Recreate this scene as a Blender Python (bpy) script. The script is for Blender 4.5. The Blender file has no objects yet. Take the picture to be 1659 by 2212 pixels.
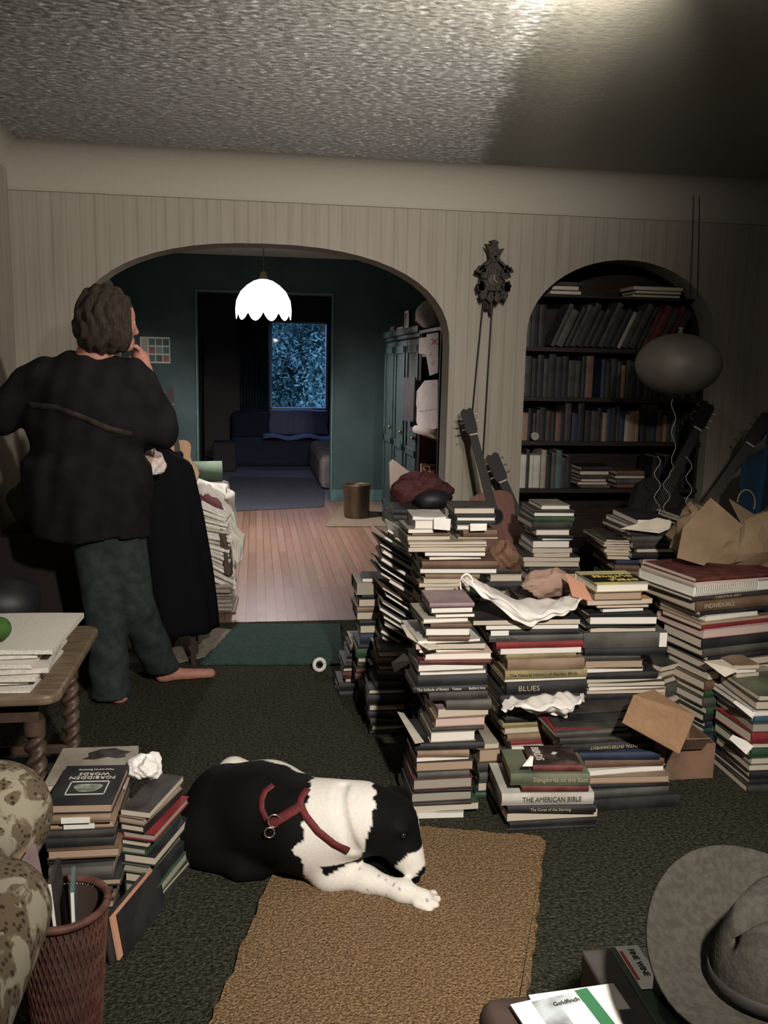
import bpy, math, random
import numpy as np
from mathutils import Vector, Matrix, Euler
S = bpy.context.scene
COL = S.collection
rnd = random.Random(7)
DEBUG = False
R = math.radians
# ---------------------------------------------------------------- camera
FPX, YAW, PIT, ROL, CH = 1900.0, R(8.4), R(9.5), R(1.2), 1.42
cR0 = Vector((math.cos(YAW), -math.sin(YAW), 0))
cF = Vector((math.sin(YAW)*math.cos(PIT), math.cos(YAW)*math.cos(PIT), -math.sin(PIT)))
cU0 = cR0.cross(cF)
cU = cU0*math.cos(ROL) - cR0*math.sin(ROL)
cR = cR0*math.cos(ROL) + cU0*math.sin(ROL)
cam = bpy.data.cameras.new('camera'); cam.sensor_fit = 'HORIZONTAL'; cam.sensor_width = 36
cam.lens = 36*FPX/1659; cam.clip_start = 0.05; cam.clip_end = 100
camo = bpy.data.objects.new('camera', cam); COL.objects.link(camo)
mw = Matrix((cR, cU, -cF)).transposed().to_4x4(); mw.translation = (0, 0, CH)
camo.matrix_world = mw
S.camera = camo
# ---------------------------------------------------------------- exposure, world, lights
S.view_settings.view_transform = 'Standard'; S.view_settings.look = 'None'
S.view_settings.exposure = EXPOSURE = 0.0; S.view_settings.gamma = 1.0
S.view_settings.use_curve_mapping = False
S.cycles.max_bounces = 6; S.cycles.diffuse_bounces = 3; S.cycles.glossy_bounces = 2
S.cycles.transparent_max_bounces = 6
try:
    S.cycles.use_denoising = True
except Exception: pass
w = bpy.data.worlds.new('dusk_sky'); S.world = w; w.use_nodes = True
w.node_tree.nodes['Background'].inputs[0].default_value = (0.24, 0.48, 0.85, 1)
w.node_tree.nodes['Background'].inputs[1].default_value = 5.0
def light(name, kind, loc, energy, color, size=0.08, **kw):
    l = bpy.data.lights.new(name, kind); l.energy = energy; l.color = color
    if kind == 'AREA': l.size = size
    else: l.shadow_soft_size = size
    for k, v in kw.items(): setattr(l, k, v)
    o = bpy.data.objects.new(name, l); COL.objects.link(o); o.location = loc
    return o
light('living_room_bulb', 'POINT', (0.80, 2.02, 2.27), 9, (1.0, 0.92, 0.84), 0.05)
ul_ = light('ceiling_wash_bulb', 'SPOT', (0.88, 1.98, 2.24), 200, (1.0, 0.93, 0.84), 0.04, spot_size=R(118), spot_blend=1.0)
ul_.rotation_euler = (Vector((-0.25, 4.6, 2.70))-Vector((0.88, 1.98, 2.24))).to_track_quat('-Z', 'Y').to_euler()
sp_ = light('front_fill_spot', 'SPOT', (0.60, 0.0, 2.1), 470, (1.0, 0.92, 0.83), 0.05, spot_size=R(72), spot_blend=0.9)  # unseen spot added near the camera to brighten the front faces
sp_.rotation_euler = (Vector((0.52, 2.75, 0.25))-Vector((0.60, 0.0, 2.1))).to_track_quat('-Z', 'Y').to_euler()
light('pendant_bulb', 'POINT', (0.066, 7.3, 1.86), 170, (1.0, 0.88, 0.9), 0.05)
sky_fill = light('dusk_fill_lamp', 'AREA', (0.65, 13.9, 2.6), 30, (0.25, 0.42, 1.0), 1.3)  # added area lamp outside the window, turns the far floor blue
sky_fill.rotation_euler = (R(-62), 0, 0)
# ---------------------------------------------------------------- projection helpers (pixel ray -> real plane)
def ray(x, y): return cF*FPX + cR*(x-829.5) - cU*(y-1106)
CC = Vector((0, 0, CH))
def W(x, y, Y): d = ray(x, y); return CC + d*(Y/d.y)
def G(x, y, z=0.0): d = ray(x, y); return CC + d*((z-CH)/d.z)
# ---------------------------------------------------------------- materials
MATS = {}
def mat(name, col, rough=0.85, col2=None, scale=8.0, bump=0.0, bscale=60.0, metal=0.0, kind='noise', stretch=(1,1,1), spec=0.3, emit=0.0, detail=4, coord='Object', lo=0.38, hi=0.62, bdist=0.01):
    if name in MATS: return MATS[name]
    m = bpy.data.materials.new(name); m.use_nodes = True; MATS[name] = m
    nt = m.node_tree; N = nt.nodes; L = nt.links; b = N['Principled BSDF']
    b.inputs['Roughness'].default_value = rough; b.inputs['Metallic'].default_value = metal
    b.inputs['Specular IOR Level'].default_value = spec
    b.inputs['Base Color'].default_value = (*col, 1)
    tc = N.new('ShaderNodeTexCoord'); mp = N.new('ShaderNodeMapping'); mp.inputs['Scale'].default_value = stretch
    L.new(tc.outputs[coord], mp.inputs[0])
    if col2 is not None:
        if kind == 'noise':
            t = N.new('ShaderNodeTexNoise'); t.inputs['Scale'].default_value = scale; t.inputs['Detail'].default_value = detail; fac = t.outputs['Fac']
        elif kind == 'voronoi':
            t = N.new('ShaderNodeTexVoronoi'); t.inputs['Scale'].default_value = scale; fac = t.outputs['Distance']
        else:
            t = N.new('ShaderNodeTexWave'); t.inputs['Scale'].default_value = scale; t.bands_direction = kind; t.inputs['Distortion'].default_value = 1.5; fac = t.outputs['Fac']
        L.new(mp.outputs[0], t.inputs['Vector'])
        cr = N.new('ShaderNodeValToRGB'); cr.color_ramp.elements[0].position = lo; cr.color_ramp.elements[1].position = hi
        cr.color_ramp.elements[0].color = (*col, 1); cr.color_ramp.elements[1].color = (*col2, 1)
        L.new(fac, cr.inputs[0]); L.new(cr.outputs[0], b.inputs['Base Color'])
    if bump:
        t2 = N.new('ShaderNodeTexNoise'); t2.inputs['Scale'].default_value = bscale; t2.inputs['Detail'].default_value = 3
        L.new(mp.outputs[0], t2.inputs['Vector'])
        bp = N.new('ShaderNodeBump'); bp.inputs['Strength'].default_value = bump; bp.inputs['Distance'].default_value = bdist
        L.new(t2.outputs['Fac'], bp.inputs['Height']); L.new(bp.outputs[0], b.inputs['Normal'])
    if emit:
        b.inputs['Emission Color'].default_value = (*col, 1); b.inputs['Emission Strength'].default_value = emit
    return m
# ---------------------------------------------------------------- mesh helpers
class MB:
    def __init__(s): s.v = []; s.f = []
    def add(s, vs, fs):
        n = len(s.v); s.v += [tuple(v) for v in vs]; s.f += [tuple(i+n for i in f) for f in fs]; return s
    def box(s, x0, x1, y0, y1, z0, z1, M=None):
        vs = [Vector((x, y, z)) for z in (z0, z1) for y in (y0, y1) for x in (x0, x1)]
        if M is not None: vs = [M @ v for v in vs]
        return s.add(vs, [(0,2,3,1),(4,5,7,6),(0,1,5,4),(2,6,7,3),(0,4,6,2),(1,3,7,5)])
    def tube(s, pts, rad, n=10, caps=True):
        pts = [Vector(p) for p in pts]; m = len(pts)
        rad = rad if isinstance(rad, (list, tuple)) else [rad]*m
        vs = []; up = Vector((0, 0, 1)); prev = None
        for i, p in enumerate(pts):
            t = (pts[min(i+1, m-1)] - pts[max(i-1, 0)])
            if t.length < 1e-9: t = Vector((0, 0, 1))
            t.normalize()
            a = prev if prev is not None else (up if abs(t.z) < 0.9 else Vector((1, 0, 0)))
            a = a - t*a.dot(t)
            if a.length < 1e-6: a = Vector((1, 0, 0)) - t*t.x
            a.normalize(); b = t.cross(a); prev = a
            for k in range(n):
                q = 2*math.pi*k/n; vs.append(p + (a*math.cos(q) + b*math.sin(q))*rad[i])
        fs = [(i*n+k, i*n+(k+1) % n, (i+1)*n+(k+1) % n, (i+1)*n+k) for i in range(m-1) for k in range(n)]
        if caps: fs += [tuple(reversed(range(n))), tuple(range((m-1)*n, m*n))]
        return s.add(vs, fs)
    def lathe(s, prof, c=(0, 0, 0), n=32, M=None, wob=None):
        vs = []
        for i, (r, z) in enumerate(prof):
            for k in range(n):
                q = 2*math.pi*k/n; rr = r*(wob(q, i) if wob else 1)
                v = Vector((rr*math.cos(q), rr*math.sin(q), z))
                if M is not None: v = M @ v
                vs.append(v + Vector(c))
        m = len(prof)
        fs = [(i*n+k, i*n+(k+1) % n, (i+1)*n+(k+1) % n, (i+1)*n+k) for i in range(m-1) for k in range(n)]
        return s.add(vs, fs)
    def prism(s, poly, z0, z1, M=None):
        n = len(poly)
        vs = [Vector((x, y, z0)) for x, y in poly] + [Vector((x, y, z1)) for x, y in poly]
        if M is not None: vs = [M @ v for v in vs]
        return s.add(vs, [tuple(reversed(range(n))), tuple(range(n, 2*n))] + [(i, (i+1) % n, (i+1) % n+n, i+n) for i in range(n)])
    def grid(s, fn, nu, nv):
        vs = [fn(i/nu, j/nv) for j in range(nv+1) for i in range(nu+1)]
        w_ = nu+1
        return s.add(vs, [(j*w_+i, j*w_+i+1, (j+1)*w_+i+1, (j+1)*w_+i) for j in range(nv) for i in range(nu)])
    def obj(s, name, m, parent=None, smooth=False, bevel=0, solid=0, sub=0, loc=None):
        me = bpy.data.meshes.new(name); me.from_pydata(s.v, [], s.f); me.validate()
        if smooth: me.shade_smooth()
        if m: me.materials.append(m)
        o = bpy.data.objects.new(name, me); COL.objects.link(o)
        if parent: o.parent = parent
        if loc is not None:
            l = Vector(loc); me.transform(Matrix.Translation(-l)); o.location = l
        if solid:
            k = o.modifiers.new('thickness', 'SOLIDIFY'); k.thickness = solid; k.offset = 0
        if bevel:
            k = o.modifiers.new('bevel', 'BEVEL'); k.width = bevel; k.segments = 2; k.limit_method = 'ANGLE'
        if sub:
            k = o.modifiers.new('sub', 'SUBSURF'); k.levels = sub; k.render_levels = sub
        return o
def tag(o, label, cat, group=None, kind=None):
    o['label'] = label; o['category'] = cat
    if group: o['group'] = group
    if kind: o['kind'] = kind
    return o
def struct(o): o['kind'] = 'structure'; return o
def empty(name, loc, label, cat, group=None, rz=0):
    o = bpy.data.objects.new(name, None); COL.objects.link(o); o.location = loc; o.rotation_euler = (0, 0, rz)
    o.empty_display_size = 0.05
    return tag(o, label, cat, group)
def recenter(o, loc):
    l = Vector(loc); o.data.transform(Matrix.Translation(-l)); o.location = l; return o
def child(o, parent):
    """parent o keeping world position; parent has only a location (and z rotation)"""
    o.parent = parent
    pm = Matrix.Translation(parent.location) @ parent.rotation_euler.to_matrix().to_4x4()
    o.data.transform(pm.inverted() @ Matrix.Translation(o.location)); o.location = (0, 0, 0)
    return o
def lettering(body, size, m, parent, M, name='lettering', align='LEFT', ext=0.0006, sx=1.0):
    c = bpy.data.curves.new('t', 'FONT'); c.body = body; c.size = size; c.extrude = ext; c.align_x = align; c.align_y = 'CENTER'
    c.resolution_u = 2
    o = bpy.data.objects.new('t', c); COL.objects.link(o)
    dg = bpy.context.evaluated_depsgraph_get(); dg.update()
    me = bpy.data.meshes.new_from_object(o.evaluated_get(dg))
    bpy.data.objects.remove(o); bpy.data.curves.remove(c)
    me.transform(M @ Matrix.Diagonal((sx, 1, 1, 1))); me.materials.clear(); me.materials.append(m); me.name = name
    t = bpy.data.objects.new(name, me); COL.objects.link(t); t.parent = parent
    return t
# ---- signed distance modelling (one continuous organic surface)
def sd_cap(a, ra, b, rb, sq=None):
    a = np.array(a, float); b = np.array(b, float); ab = b-a; L2 = max(ab@ab, 1e-12)
    def f(P):
        t = np.clip(((P-a)@ab)/L2, 0, 1)[:, None]
        return np.linalg.norm(P-(a+t*ab), axis=1) - (ra+(rb-ra)*t[:, 0])
    return f
def sd_ell(c, r, rot=(0, 0, 0)):
    c = np.array(c, float); r = np.array(r, float)
    m = np.array(Euler([R(x) for x in rot]).to_matrix())
    def f(P):
        q = (P-c)@m
        k0 = np.linalg.norm(q/r, axis=1); k1 = np.linalg.norm(q/(r*r), axis=1)+1e-9
        return k0*(k0-1)/k1
    return f
def smin(fs, k):
    def f(P):
        d = fs[0](P)
        for g in fs[1:]:
            e = g(P); h = np.clip(0.5+0.5*(e-d)/k, 0, 1)
            d = e*(1-h)+d*h - k*h*(1-h)
        return d
    return f
def smin2(f, g, k):
    return smin([f, g], k)
def surf(f, lo, hi, h, name, m=None, smooth=True):
    lo = np.array(lo, float); hi = np.array(hi, float)
    n = np.ceil((hi-lo)/h).astype(int)+1
    xs = [lo[i]+h*np.arange(n[i]) for i in range(3)]
    V = np.empty(tuple(n))
    for i in range(n[0]):
        Y, Z = np.meshgrid(xs[1], xs[2], indexing='ij')
        P = np.stack([np.full(Y.size, xs[0][i]), Y.ravel(), Z.ravel()], 1)
        V[i] = f(P).reshape(n[1], n[2])
    nc = n-1; acc = np.zeros((*nc, 3)); cnt = np.zeros(tuple(nc))
    offs = [(i, j, k) for i in (0, 1) for j in (0, 1) for k in (0, 1)]
    def sl(o): return V[o[0]:o[0]+nc[0], o[1]:o[1]+nc[1], o[2]:o[2]+nc[2]]
    for o in offs:
        for ax in range(3):
            if o[ax]: continue
            q = list(o); q[ax] = 1
            a = sl(o); b = sl(q); c = (a < 0) != (b < 0)
            t = np.where(c, a/(a-b+(a == b)*1e-9), 0)
            for d in range(3):
                acc[..., d] += np.where(c, o[d] + (t if d == ax else 0), 0)
            cnt += c
    ok = cnt > 0; idx = -np.ones(tuple(nc), int); idx[ok] = np.arange(ok.sum())
    cell = np.argwhere(ok)
    verts = lo + h*(cell + acc[ok]/cnt[ok][:, None])
    faces = []
    for ax in range(3):
        a = V; s1 = [slice(None)]*3; s2 = [slice(None)]*3; s1[ax] = slice(0, -1); s2[ax] = slice(1, None)
        A = V[tuple(s1)]; B = V[tuple(s2)]; c = (A < 0) != (B < 0)
        u, w2 = [(1, 2), (2, 0), (0, 1)][ax]
        e = np.argwhere(c)
        e = e[(e[:, u] > 0) & (e[:, w2] > 0) & (e[:, u] < n[u]-1) & (e[:, w2] < n[w2]-1)]
        neg = A[tuple(e.T)] < 0
        def g(du, dw):
            q = e.copy(); q[:, u] -= du; q[:, w2] -= dw; return idx[tuple(q.T)]
        F4 = np.stack([g(1, 1), g(0, 1), g(0, 0), g(1, 0)], 1)
        F4[~neg] = F4[~neg][:, ::-1]
        faces.append(F4)
    Fc = np.concatenate(faces); Fc = Fc[(Fc >= 0).all(1)]
    me = bpy.data.meshes.new(name)
    me.vertices.add(len(verts)); me.vertices.foreach_set('co', verts.ravel())
    me.loops.add(Fc.size); me.loops.foreach_set('vertex_index', Fc.ravel().astype(np.int32))
    me.polygons.add(len(Fc)); me.polygons.foreach_set('loop_start', (np.arange(len(Fc))*4).astype(np.int32))
    me.update(calc_edges=True); me.validate()
    if smooth: me.shade_smooth()
    if m: me.materials.append(m)
    o = bpy.data.objects.new(name, me); COL.objects.link(o)
    return o
def vcol(o, fn, name='coat'):
    me = o.data; n = len(me.vertices); P = np.empty(n*3); me.vertices.foreach_get('co', P); P = P.reshape(-1, 3)
    c = np.ones((n, 4)); c[:, :3] = fn(P)
    a = me.color_attributes.new(name, 'FLOAT_COLOR', 'POINT'); a.data.foreach_set('color', c.ravel())
def hit(f, x, y, t0=1.0, t1=6.0):
    d = np.array(ray(x, y)); d /= np.linalg.norm(d); p = np.array(CC); t = t0
    for _ in range(200):
        q = f((p+d*t)[None])[0]
        if q < 0.0008: break
        t += q*0.8
        if t > t1: return None
    return p+d*t
def nrm(f, p, e=0.003):
    P = np.array([p+np.array(v)*e for v in ((1,0,0),(-1,0,0),(0,1,0),(0,-1,0),(0,0,1),(0,0,-1))])
    v = f(P); g = np.array([v[0]-v[1], v[2]-v[3], v[4]-v[5]]); return g/(np.linalg.norm(g)+1e-9)
# ================================================================ THE SETTING
def wallpaper():
    m = bpy.data.materials.new('striped_wallpaper'); m.use_nodes = True; N = m.node_tree.nodes; L = m.node_tree.links; b = N['Principled BSDF']
    b.inputs['Roughness'].default_value = 0.75; b.inputs['Specular IOR Level'].default_value = 0.25
    tc = N.new('ShaderNodeTexCoord')
    mp = N.new('ShaderNodeMapping'); mp.inputs['Scale'].default_value = (1, 0, 0); L.new(tc.outputs['Object'], mp.inputs[0])
    wv = N.new('ShaderNodeTexWave'); wv.bands_direction = 'X'; wv.inputs['Scale'].default_value = 4.6; wv.inputs['Distortion'].default_value = 0.0
    L.new(mp.outputs[0], wv.inputs['Vector'])
    wv2 = N.new('ShaderNodeTexWave'); wv2.bands_direction = 'X'; wv2.inputs['Scale'].default_value = 13.8
    L.new(mp.outputs[0], wv2.inputs['Vector'])
    mul = N.new('ShaderNodeMath'); mul.operation = 'MULTIPLY'; L.new(wv.outputs['Fac'], mul.inputs[0]); L.new(wv2.outputs['Fac'], mul.inputs[1])
    nz = N.new('ShaderNodeTexNoise'); nz.inputs['Scale'].default_value = 30; mp2 = N.new('ShaderNodeMapping'); mp2.inputs['Scale'].default_value = (1, 1, 0.06)
    L.new(tc.outputs['Object'], mp2.inputs[0]); L.new(mp2.outputs[0], nz.inputs['Vector'])
    ad = N.new('ShaderNodeMath'); ad.operation = 'MULTIPLY_ADD'; ad.inputs[1].default_value = 0.9; ad.inputs[2].default_value = -0.25
    L.new(nz.outputs['Fac'], ad.inputs[0])
    ad2 = N.new('ShaderNodeMath'); ad2.operation = 'MULTIPLY_ADD'; ad2.inputs[2].default_value = 0; L.new(mul.outputs[0], ad2.inputs[0]); ad2.inputs[1].default_value = 0.32; L.new(ad.outputs[0], ad2.inputs[2])
    cr = N.new('ShaderNodeValToRGB'); cr.color_ramp.elements[0].position = 0.15; cr.color_ramp.elements[1].position = 0.9
    cr.color_ramp.elements[0].color = (0.32, 0.287, 0.24, 1); cr.color_ramp.elements[1].color = (0.205, 0.178, 0.145, 1)
    L.new(ad2.outputs[0], cr.inputs[0]); L.new(cr.outputs[0], b.inputs['Base Color'])
    return m
def stucco():
    m = bpy.data.materials.new('swirled_plaster'); m.use_nodes = True; N = m.node_tree.nodes; L = m.node_tree.links; b = N['Principled BSDF']
    b.inputs['Roughness'].default_value = 0.3; b.inputs['Base Color'].default_value = (0.22, 0.21, 0.168, 1); b.inputs['Specular IOR Level'].default_value = 0.9
    tc = N.new('ShaderNodeTexCoord')
    mp = N.new('ShaderNodeMapping'); mp.inputs['Scale'].default_value = (1.0, 1.7, 1); mp.inputs['Rotation'].default_value = (0, 0, R(8)); L.new(tc.outputs['Object'], mp.inputs[0])
    n1 = N.new('ShaderNodeTexNoise'); n1.inputs['Scale'].default_value = 30; n1.inputs['Detail'].default_value = 6; n1.inputs['Roughness'].default_value = 0.75; n1.inputs['Distortion'].default_value = 0.6
    L.new(mp.outputs[0], n1.inputs['Vector'])
    n2 = N.new('ShaderNodeTexNoise'); n2.inputs['Scale'].default_value = 3.2; n2.inputs['Detail'].default_value = 2; L.new(tc.outputs['Object'], n2.inputs['Vector'])
    # trowelled smooth towards the right side of the room
    sp = N.new('ShaderNodeSeparateXYZ'); L.new(tc.outputs['Object'], sp.inputs[0])
    ma = N.new('ShaderNodeMath'); ma.operation = 'MULTIPLY_ADD'; ma.inputs[1].default_value = -0.2; L.new(sp.outputs[1], ma.inputs[0]); L.new(sp.outputs[0], ma.inputs[2])
    mn = N.new('ShaderNodeMath'); mn.operation = 'MULTIPLY_ADD'; mn.inputs[1].default_value = 0.15; L.new(n2.outputs['Fac'], mn.inputs[0]); L.new(ma.outputs[0], mn.inputs[2])
    mr = N.new('ShaderNodeMapRange'); mr.inputs['From Min'].default_value = 0.22; mr.inputs['From Max'].default_value = 0.75; mr.inputs['To Min'].default_value = 1.0; mr.inputs['To Max'].default_value = 0.1
    L.new(mn.outputs[0], mr.inputs['Value'])
    bp = N.new('ShaderNodeBump'); bp.inputs['Distance'].default_value = 0.12
    L.new(mr.outputs[0], bp.inputs['Strength']); L.new(n1.outputs['Fac'], bp.inputs['Height']); L.new(bp.outputs[0], b.inputs['Normal'])
    mr2 = N.new('ShaderNodeMapRange'); mr2.inputs['From Min'].default_value = 0.1; mr2.inputs['From Max'].default_value = 1.0; mr2.inputs['To Min'].default_value = 0.5; mr2.inputs['To Max'].default_value = 0.3
    L.new(mr.outputs[0], mr2.inputs['Value']); L.new(mr2.outputs[0], b.inputs['Roughness'])
    return m
def planks():
    m = bpy.data.materials.new('oak_floorboards'); m.use_nodes = True; N = m.node_tree.nodes; L = m.node_tree.links; b = N['Principled BSDF']
    b.inputs['Roughness'].default_value = 0.42; b.inputs['Specular IOR Level'].default_value = 0.4
    tc = N.new('ShaderNodeTexCoord'); mp = N.new('ShaderNodeMapping'); mp.inputs['Rotation'].default_value = (0, 0, R(90)); L.new(tc.outputs['Object'], mp.inputs[0])
    br = N.new('ShaderNodeTexBrick'); br.inputs['Scale'].default_value = 1; br.inputs['Brick Width'].default_value = 1.1; br.inputs['Row Height'].default_value = 0.058
    br.inputs['Mortar Size'].default_value = 0.0018; br.inputs['Color1'].default_value = (0.36, 0.235, 0.165, 1); br.inputs['Color2'].default_value = (0.26, 0.16, 0.105, 1); br.inputs['Mortar'].default_value = (0.06, 0.03, 0.015, 1)
    L.new(mp.outputs[0], br.inputs['Vector'])
    nz = N.new('ShaderNodeTexNoise'); nz.inputs['Scale'].default_value = 20; mp2 = N.new('ShaderNodeMapping'); mp2.inputs['Scale'].default_value = (3, 0.25, 1); L.new(tc.outputs['Object'], mp2.inputs[0]); L.new(mp2.outputs[0], nz.inputs['Vector'])
    mx = N.new('ShaderNodeMix'); mx.data_type = 'RGBA'; mx.blend_type = 'MULTIPLY'; mx.inputs['Factor'].default_value = 0.5
    L.new(br.outputs['Color'], mx.inputs[6]); L.new(nz.outputs['Color'], mx.inputs[7]); L.new(mx.outputs[2], b.inputs['Base Color'])
    return m
mWALL = wallpaper(); mCEIL = stucco(); mWOOD = planks()
mPLASTER = mat('cream_plaster', (0.36, 0.33, 0.28), 0.8, bump=0.15, bscale=40)
mGREEN = mat('teal_wall_paint', (0.021, 0.045, 0.045), 0.6, (0.030, 0.060, 0.058), 3, bump=0.2, bscale=60)
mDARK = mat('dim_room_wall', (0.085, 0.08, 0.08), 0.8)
mDCEIL = mat('dining_ceiling_paint', (0.5, 0.52, 0.47), 0.8)
mCARPET = mat('green_shag_carpet', (0.020, 0.021, 0.014), 1.0, (0.092, 0.092, 0.062), 90, bump=1.0, bscale=140, spec=0.1, bdist=0.025, detail=6, lo=.36, hi=.7)
ZC = 2.42
# floors
struct(MB().box(-1.32, 2.95, -2.0, 4.76, -0.05, 0.0).obj('floor', mCARPET))
struct(MB().box(-2.2, 1.9, 4.76, 9.16, -0.05, -0.002).obj('floor_1', mWOOD))
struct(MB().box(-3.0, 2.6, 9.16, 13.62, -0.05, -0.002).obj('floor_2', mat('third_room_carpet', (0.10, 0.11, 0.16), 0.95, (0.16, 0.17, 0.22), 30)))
# ceilings
struct(MB().box(-1.32, 2.95, -2.0, 4.55, ZC, ZC+0.1).obj('ceiling', mCEIL))
struct(MB().box(-2.2, 1.9, 4.88, 9.1, 2.455, 2.6).obj('ceiling_1', mDCEIL))
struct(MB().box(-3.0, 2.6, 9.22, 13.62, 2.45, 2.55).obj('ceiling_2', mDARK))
# cove between arch wall and ceiling
def cove(u, v):
    a = v*math.pi/2; return Vector((-1.32+4.27*u, 4.7-0.19*(1-math.cos(a)), 2.23+0.19*math.sin(a)))
struct(MB().grid(cove, 2, 12).obj('trim_cove_back', mPLASTER, smooth=True))
struct(MB().grid(lambda u, v: Vector((-1.19+0.1*(1-math.cos(v*math.pi/2)), -2+6.7*u, 2.32+0.1*math.sin(v*math.pi/2))), 2, 8).obj('trim_cove_left', mPLASTER, smooth=True))
struct(MB().grid(lambda u, v: Vector((2.82-0.19*(1-math.cos(v*math.pi/2)), -2+6.7*u, 2.23+0.19*math.sin(v*math.pi/2))), 2, 12).obj('trim_cove_right', mPLASTER, smooth=True))
struct(MB().box(-1.19, 2.8, 4.688, 4.702, 2.222, 2.232).obj('trim_picture_rail', mPLASTER, bevel=0.003))
# walls of the living room
struct(MB().box(-1.32, -1.19, -2.0, 4.76, 0, 2.5).obj('wall_left', mWALL))
struct(MB().box(2.82, 2.95, -2.0, 4.76, 0, 2.5).obj('wall_right', mWALL))
struct(MB().box(-1.32, 2.95, -2.12, -2.0, 0, 2.5).obj('wall_front', mWALL))
# arch wall with two arched openings (front face, soffits, back face)
def arch_curve(xa, xb, zs, zt, n=28, p=2.35):
    xm = (xa+xb)/2; hw = (xb-xa)/2
    pts = []
    for i in range(n+1):
        a = math.pi*(1-i/n)
        c, s_ = math.cos(a), math.sin(a)
        x = xm + hw*math.copysign(abs(c)**(2/p), c); z = zs+(zt-zs)*abs(s_)**(2/p)
        pts.append((x, z))
    return pts
A1 = arch_curve(-0.905, 1.03, 1.52, 2.018)
A2 = arch_curve(1.455, 2.545, 1.60, 2.008, p=2.0)
def arch_wall(Y0, Y1, matw, matj, name):
    b = MB(); top = 2.5; xl, xr = -1.32, 2.95
    def face(Y, flip):
        v = []; f = []
        def q(a, b_, c, d):
            n = len(v); v.extend([a, b_, c, d]); f.append((n, n+1, n+2, n+3) if not flip else (n+3, n+2, n+1, n))
        P = lambda x, z: (x, Y, z)
        q(P(xl, 0), P(A1[0][0], 0), P(A1[0][0], top), P(xl, top))
        q(P(A1[-1][0], 0), P(A2[0][0], 0), P(A2[0][0], top), P(A1[-1][0], top))
        q(P(A2[-1][0], 0), P(xr, 0), P(xr, top), P(A2[-1][0], top))
        for A in (A1, A2):
            for (x0, z0), (x1, z1) in zip(A[:-1], A[1:]):
                if x1-x0 < 1e-6: continue
                q(P(x0, z0), P(x1, z1), P(x1, top), P(x0, top))
        b.add(v, f)
    face(Y0, False); face(Y1, True)
    w_ = b.obj(name, matw)
    j = MB()
    for A in (A1, A2):
        L = [(A[0][0], 0)]+A+[(A[-1][0], 0)]
        v = [(x, Y, z) for x, z in L for Y in (Y0, Y1)]
        j.add(v, [(2*i, 2*i+1, 2*i+3, 2*i+2) for i in range(len(L)-1)])
    jo = j.obj('arch_lining', matj, w_, smooth=False)
    return w_
struct(arch_wall(4.70, 4.88, mWALL, mPLASTER, 'wall_back'))
# alcove box behind the small arch
al = MB().box(1.40, 1.455, 4.88, 5.12, 0, 2.3).box(2.545, 2.60, 4.88, 5.12, 0, 2.3).box(1.40, 2.60, 5.12, 5.16, 0, 2.55).box(1.40, 2.60, 4.88, 5.12, 2.1, 2.55)
struct(al.obj('wall_alcove', mat('alcove_paint', (0.05, 0.06, 0.06), 0.7)))
# baseboard
struct(MB().box(1.03, 1.455, 4.682, 4.70, 0, 0.16).obj('baseboard_back', mat('dark_varnish', (0.05, 0.03, 0.022), 0.5), bevel=0.004))
struct(MB().box(2.545, 2.82, 4.682, 4.70, 0, 0.16).obj('baseboard_back_right', MATS['dark_varnish'], bevel=0.004))
struct(MB().box(-1.19, -0.905, 4.682, 4.70, 0, 0.16).obj('baseboard_back_left', MATS['dark_varnish'], bevel=0.004))
# dining room walls
struct(MB().box(-2.2, -0.575, 9.1, 9.22, 0, 2.5).box(0.771, 1.9, 9.1, 9.22, 0, 2.5).box(-0.575, 0.771, 9.1, 9.22, 2.1, 2.5).obj('wall_dining_back', mGREEN))
struct(MB().box(-2.3, -2.2, 4.88, 9.22, 0, 2.5).obj('wall_dining_left', mGREEN))
struct(MB().box(1.9, 2.0, 5.16, 9.22, 0, 2.5).obj('wall_dining_right', mGREEN))
struct(MB().box(-0.59, -0.572, 9.085, 9.235, 0, 2.1).box(0.768, 0.786, 9.085, 9.235, 0, 2.1).box(-0.59, 0.786, 9.085, 9.235, 2.098, 2.116).obj('trim_doorway', mat('teal_trim', (0.07, 0.14, 0.13), 0.5), bevel=0.003))
struct(MB().box(-2.2, -0.59, 9.085, 9.1, 0, 0.12).box(0.786, 1.9, 9.085, 9.1, 0, 0.12).obj('baseboard_dining', MATS['teal_trim']))
# third room
struct(MB().box(-2.3, -1.32, 4.76, 4.88, 0, 2.55).obj('wall_dining_front', mGREEN))
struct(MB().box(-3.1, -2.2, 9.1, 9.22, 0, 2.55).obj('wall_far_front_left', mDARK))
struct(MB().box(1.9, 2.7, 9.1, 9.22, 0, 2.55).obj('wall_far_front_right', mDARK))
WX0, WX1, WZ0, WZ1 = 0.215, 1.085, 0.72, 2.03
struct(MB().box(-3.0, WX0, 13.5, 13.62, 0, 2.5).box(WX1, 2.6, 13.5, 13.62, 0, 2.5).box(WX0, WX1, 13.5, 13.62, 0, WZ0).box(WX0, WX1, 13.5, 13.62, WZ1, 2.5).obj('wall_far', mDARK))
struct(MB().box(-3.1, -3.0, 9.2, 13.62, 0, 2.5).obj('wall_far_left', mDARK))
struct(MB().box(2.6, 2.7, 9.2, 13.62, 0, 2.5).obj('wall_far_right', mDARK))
wn = MB().box(WX0, WX0+0.03, 13.46, 13.6, WZ0, WZ1).box(WX1-0.03, WX1, 13.46, 13.6, WZ0, WZ1).box(WX0, WX1, 13.46, 13.6, WZ0, WZ0+0.03).box(WX0, WX1, 13.46, 13.6, WZ1-0.03, WZ1).obj('window_1', mat('window_paint', (0.45, 0.5, 0.6), 0.5), bevel=0.003)
struct(wn)
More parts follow.
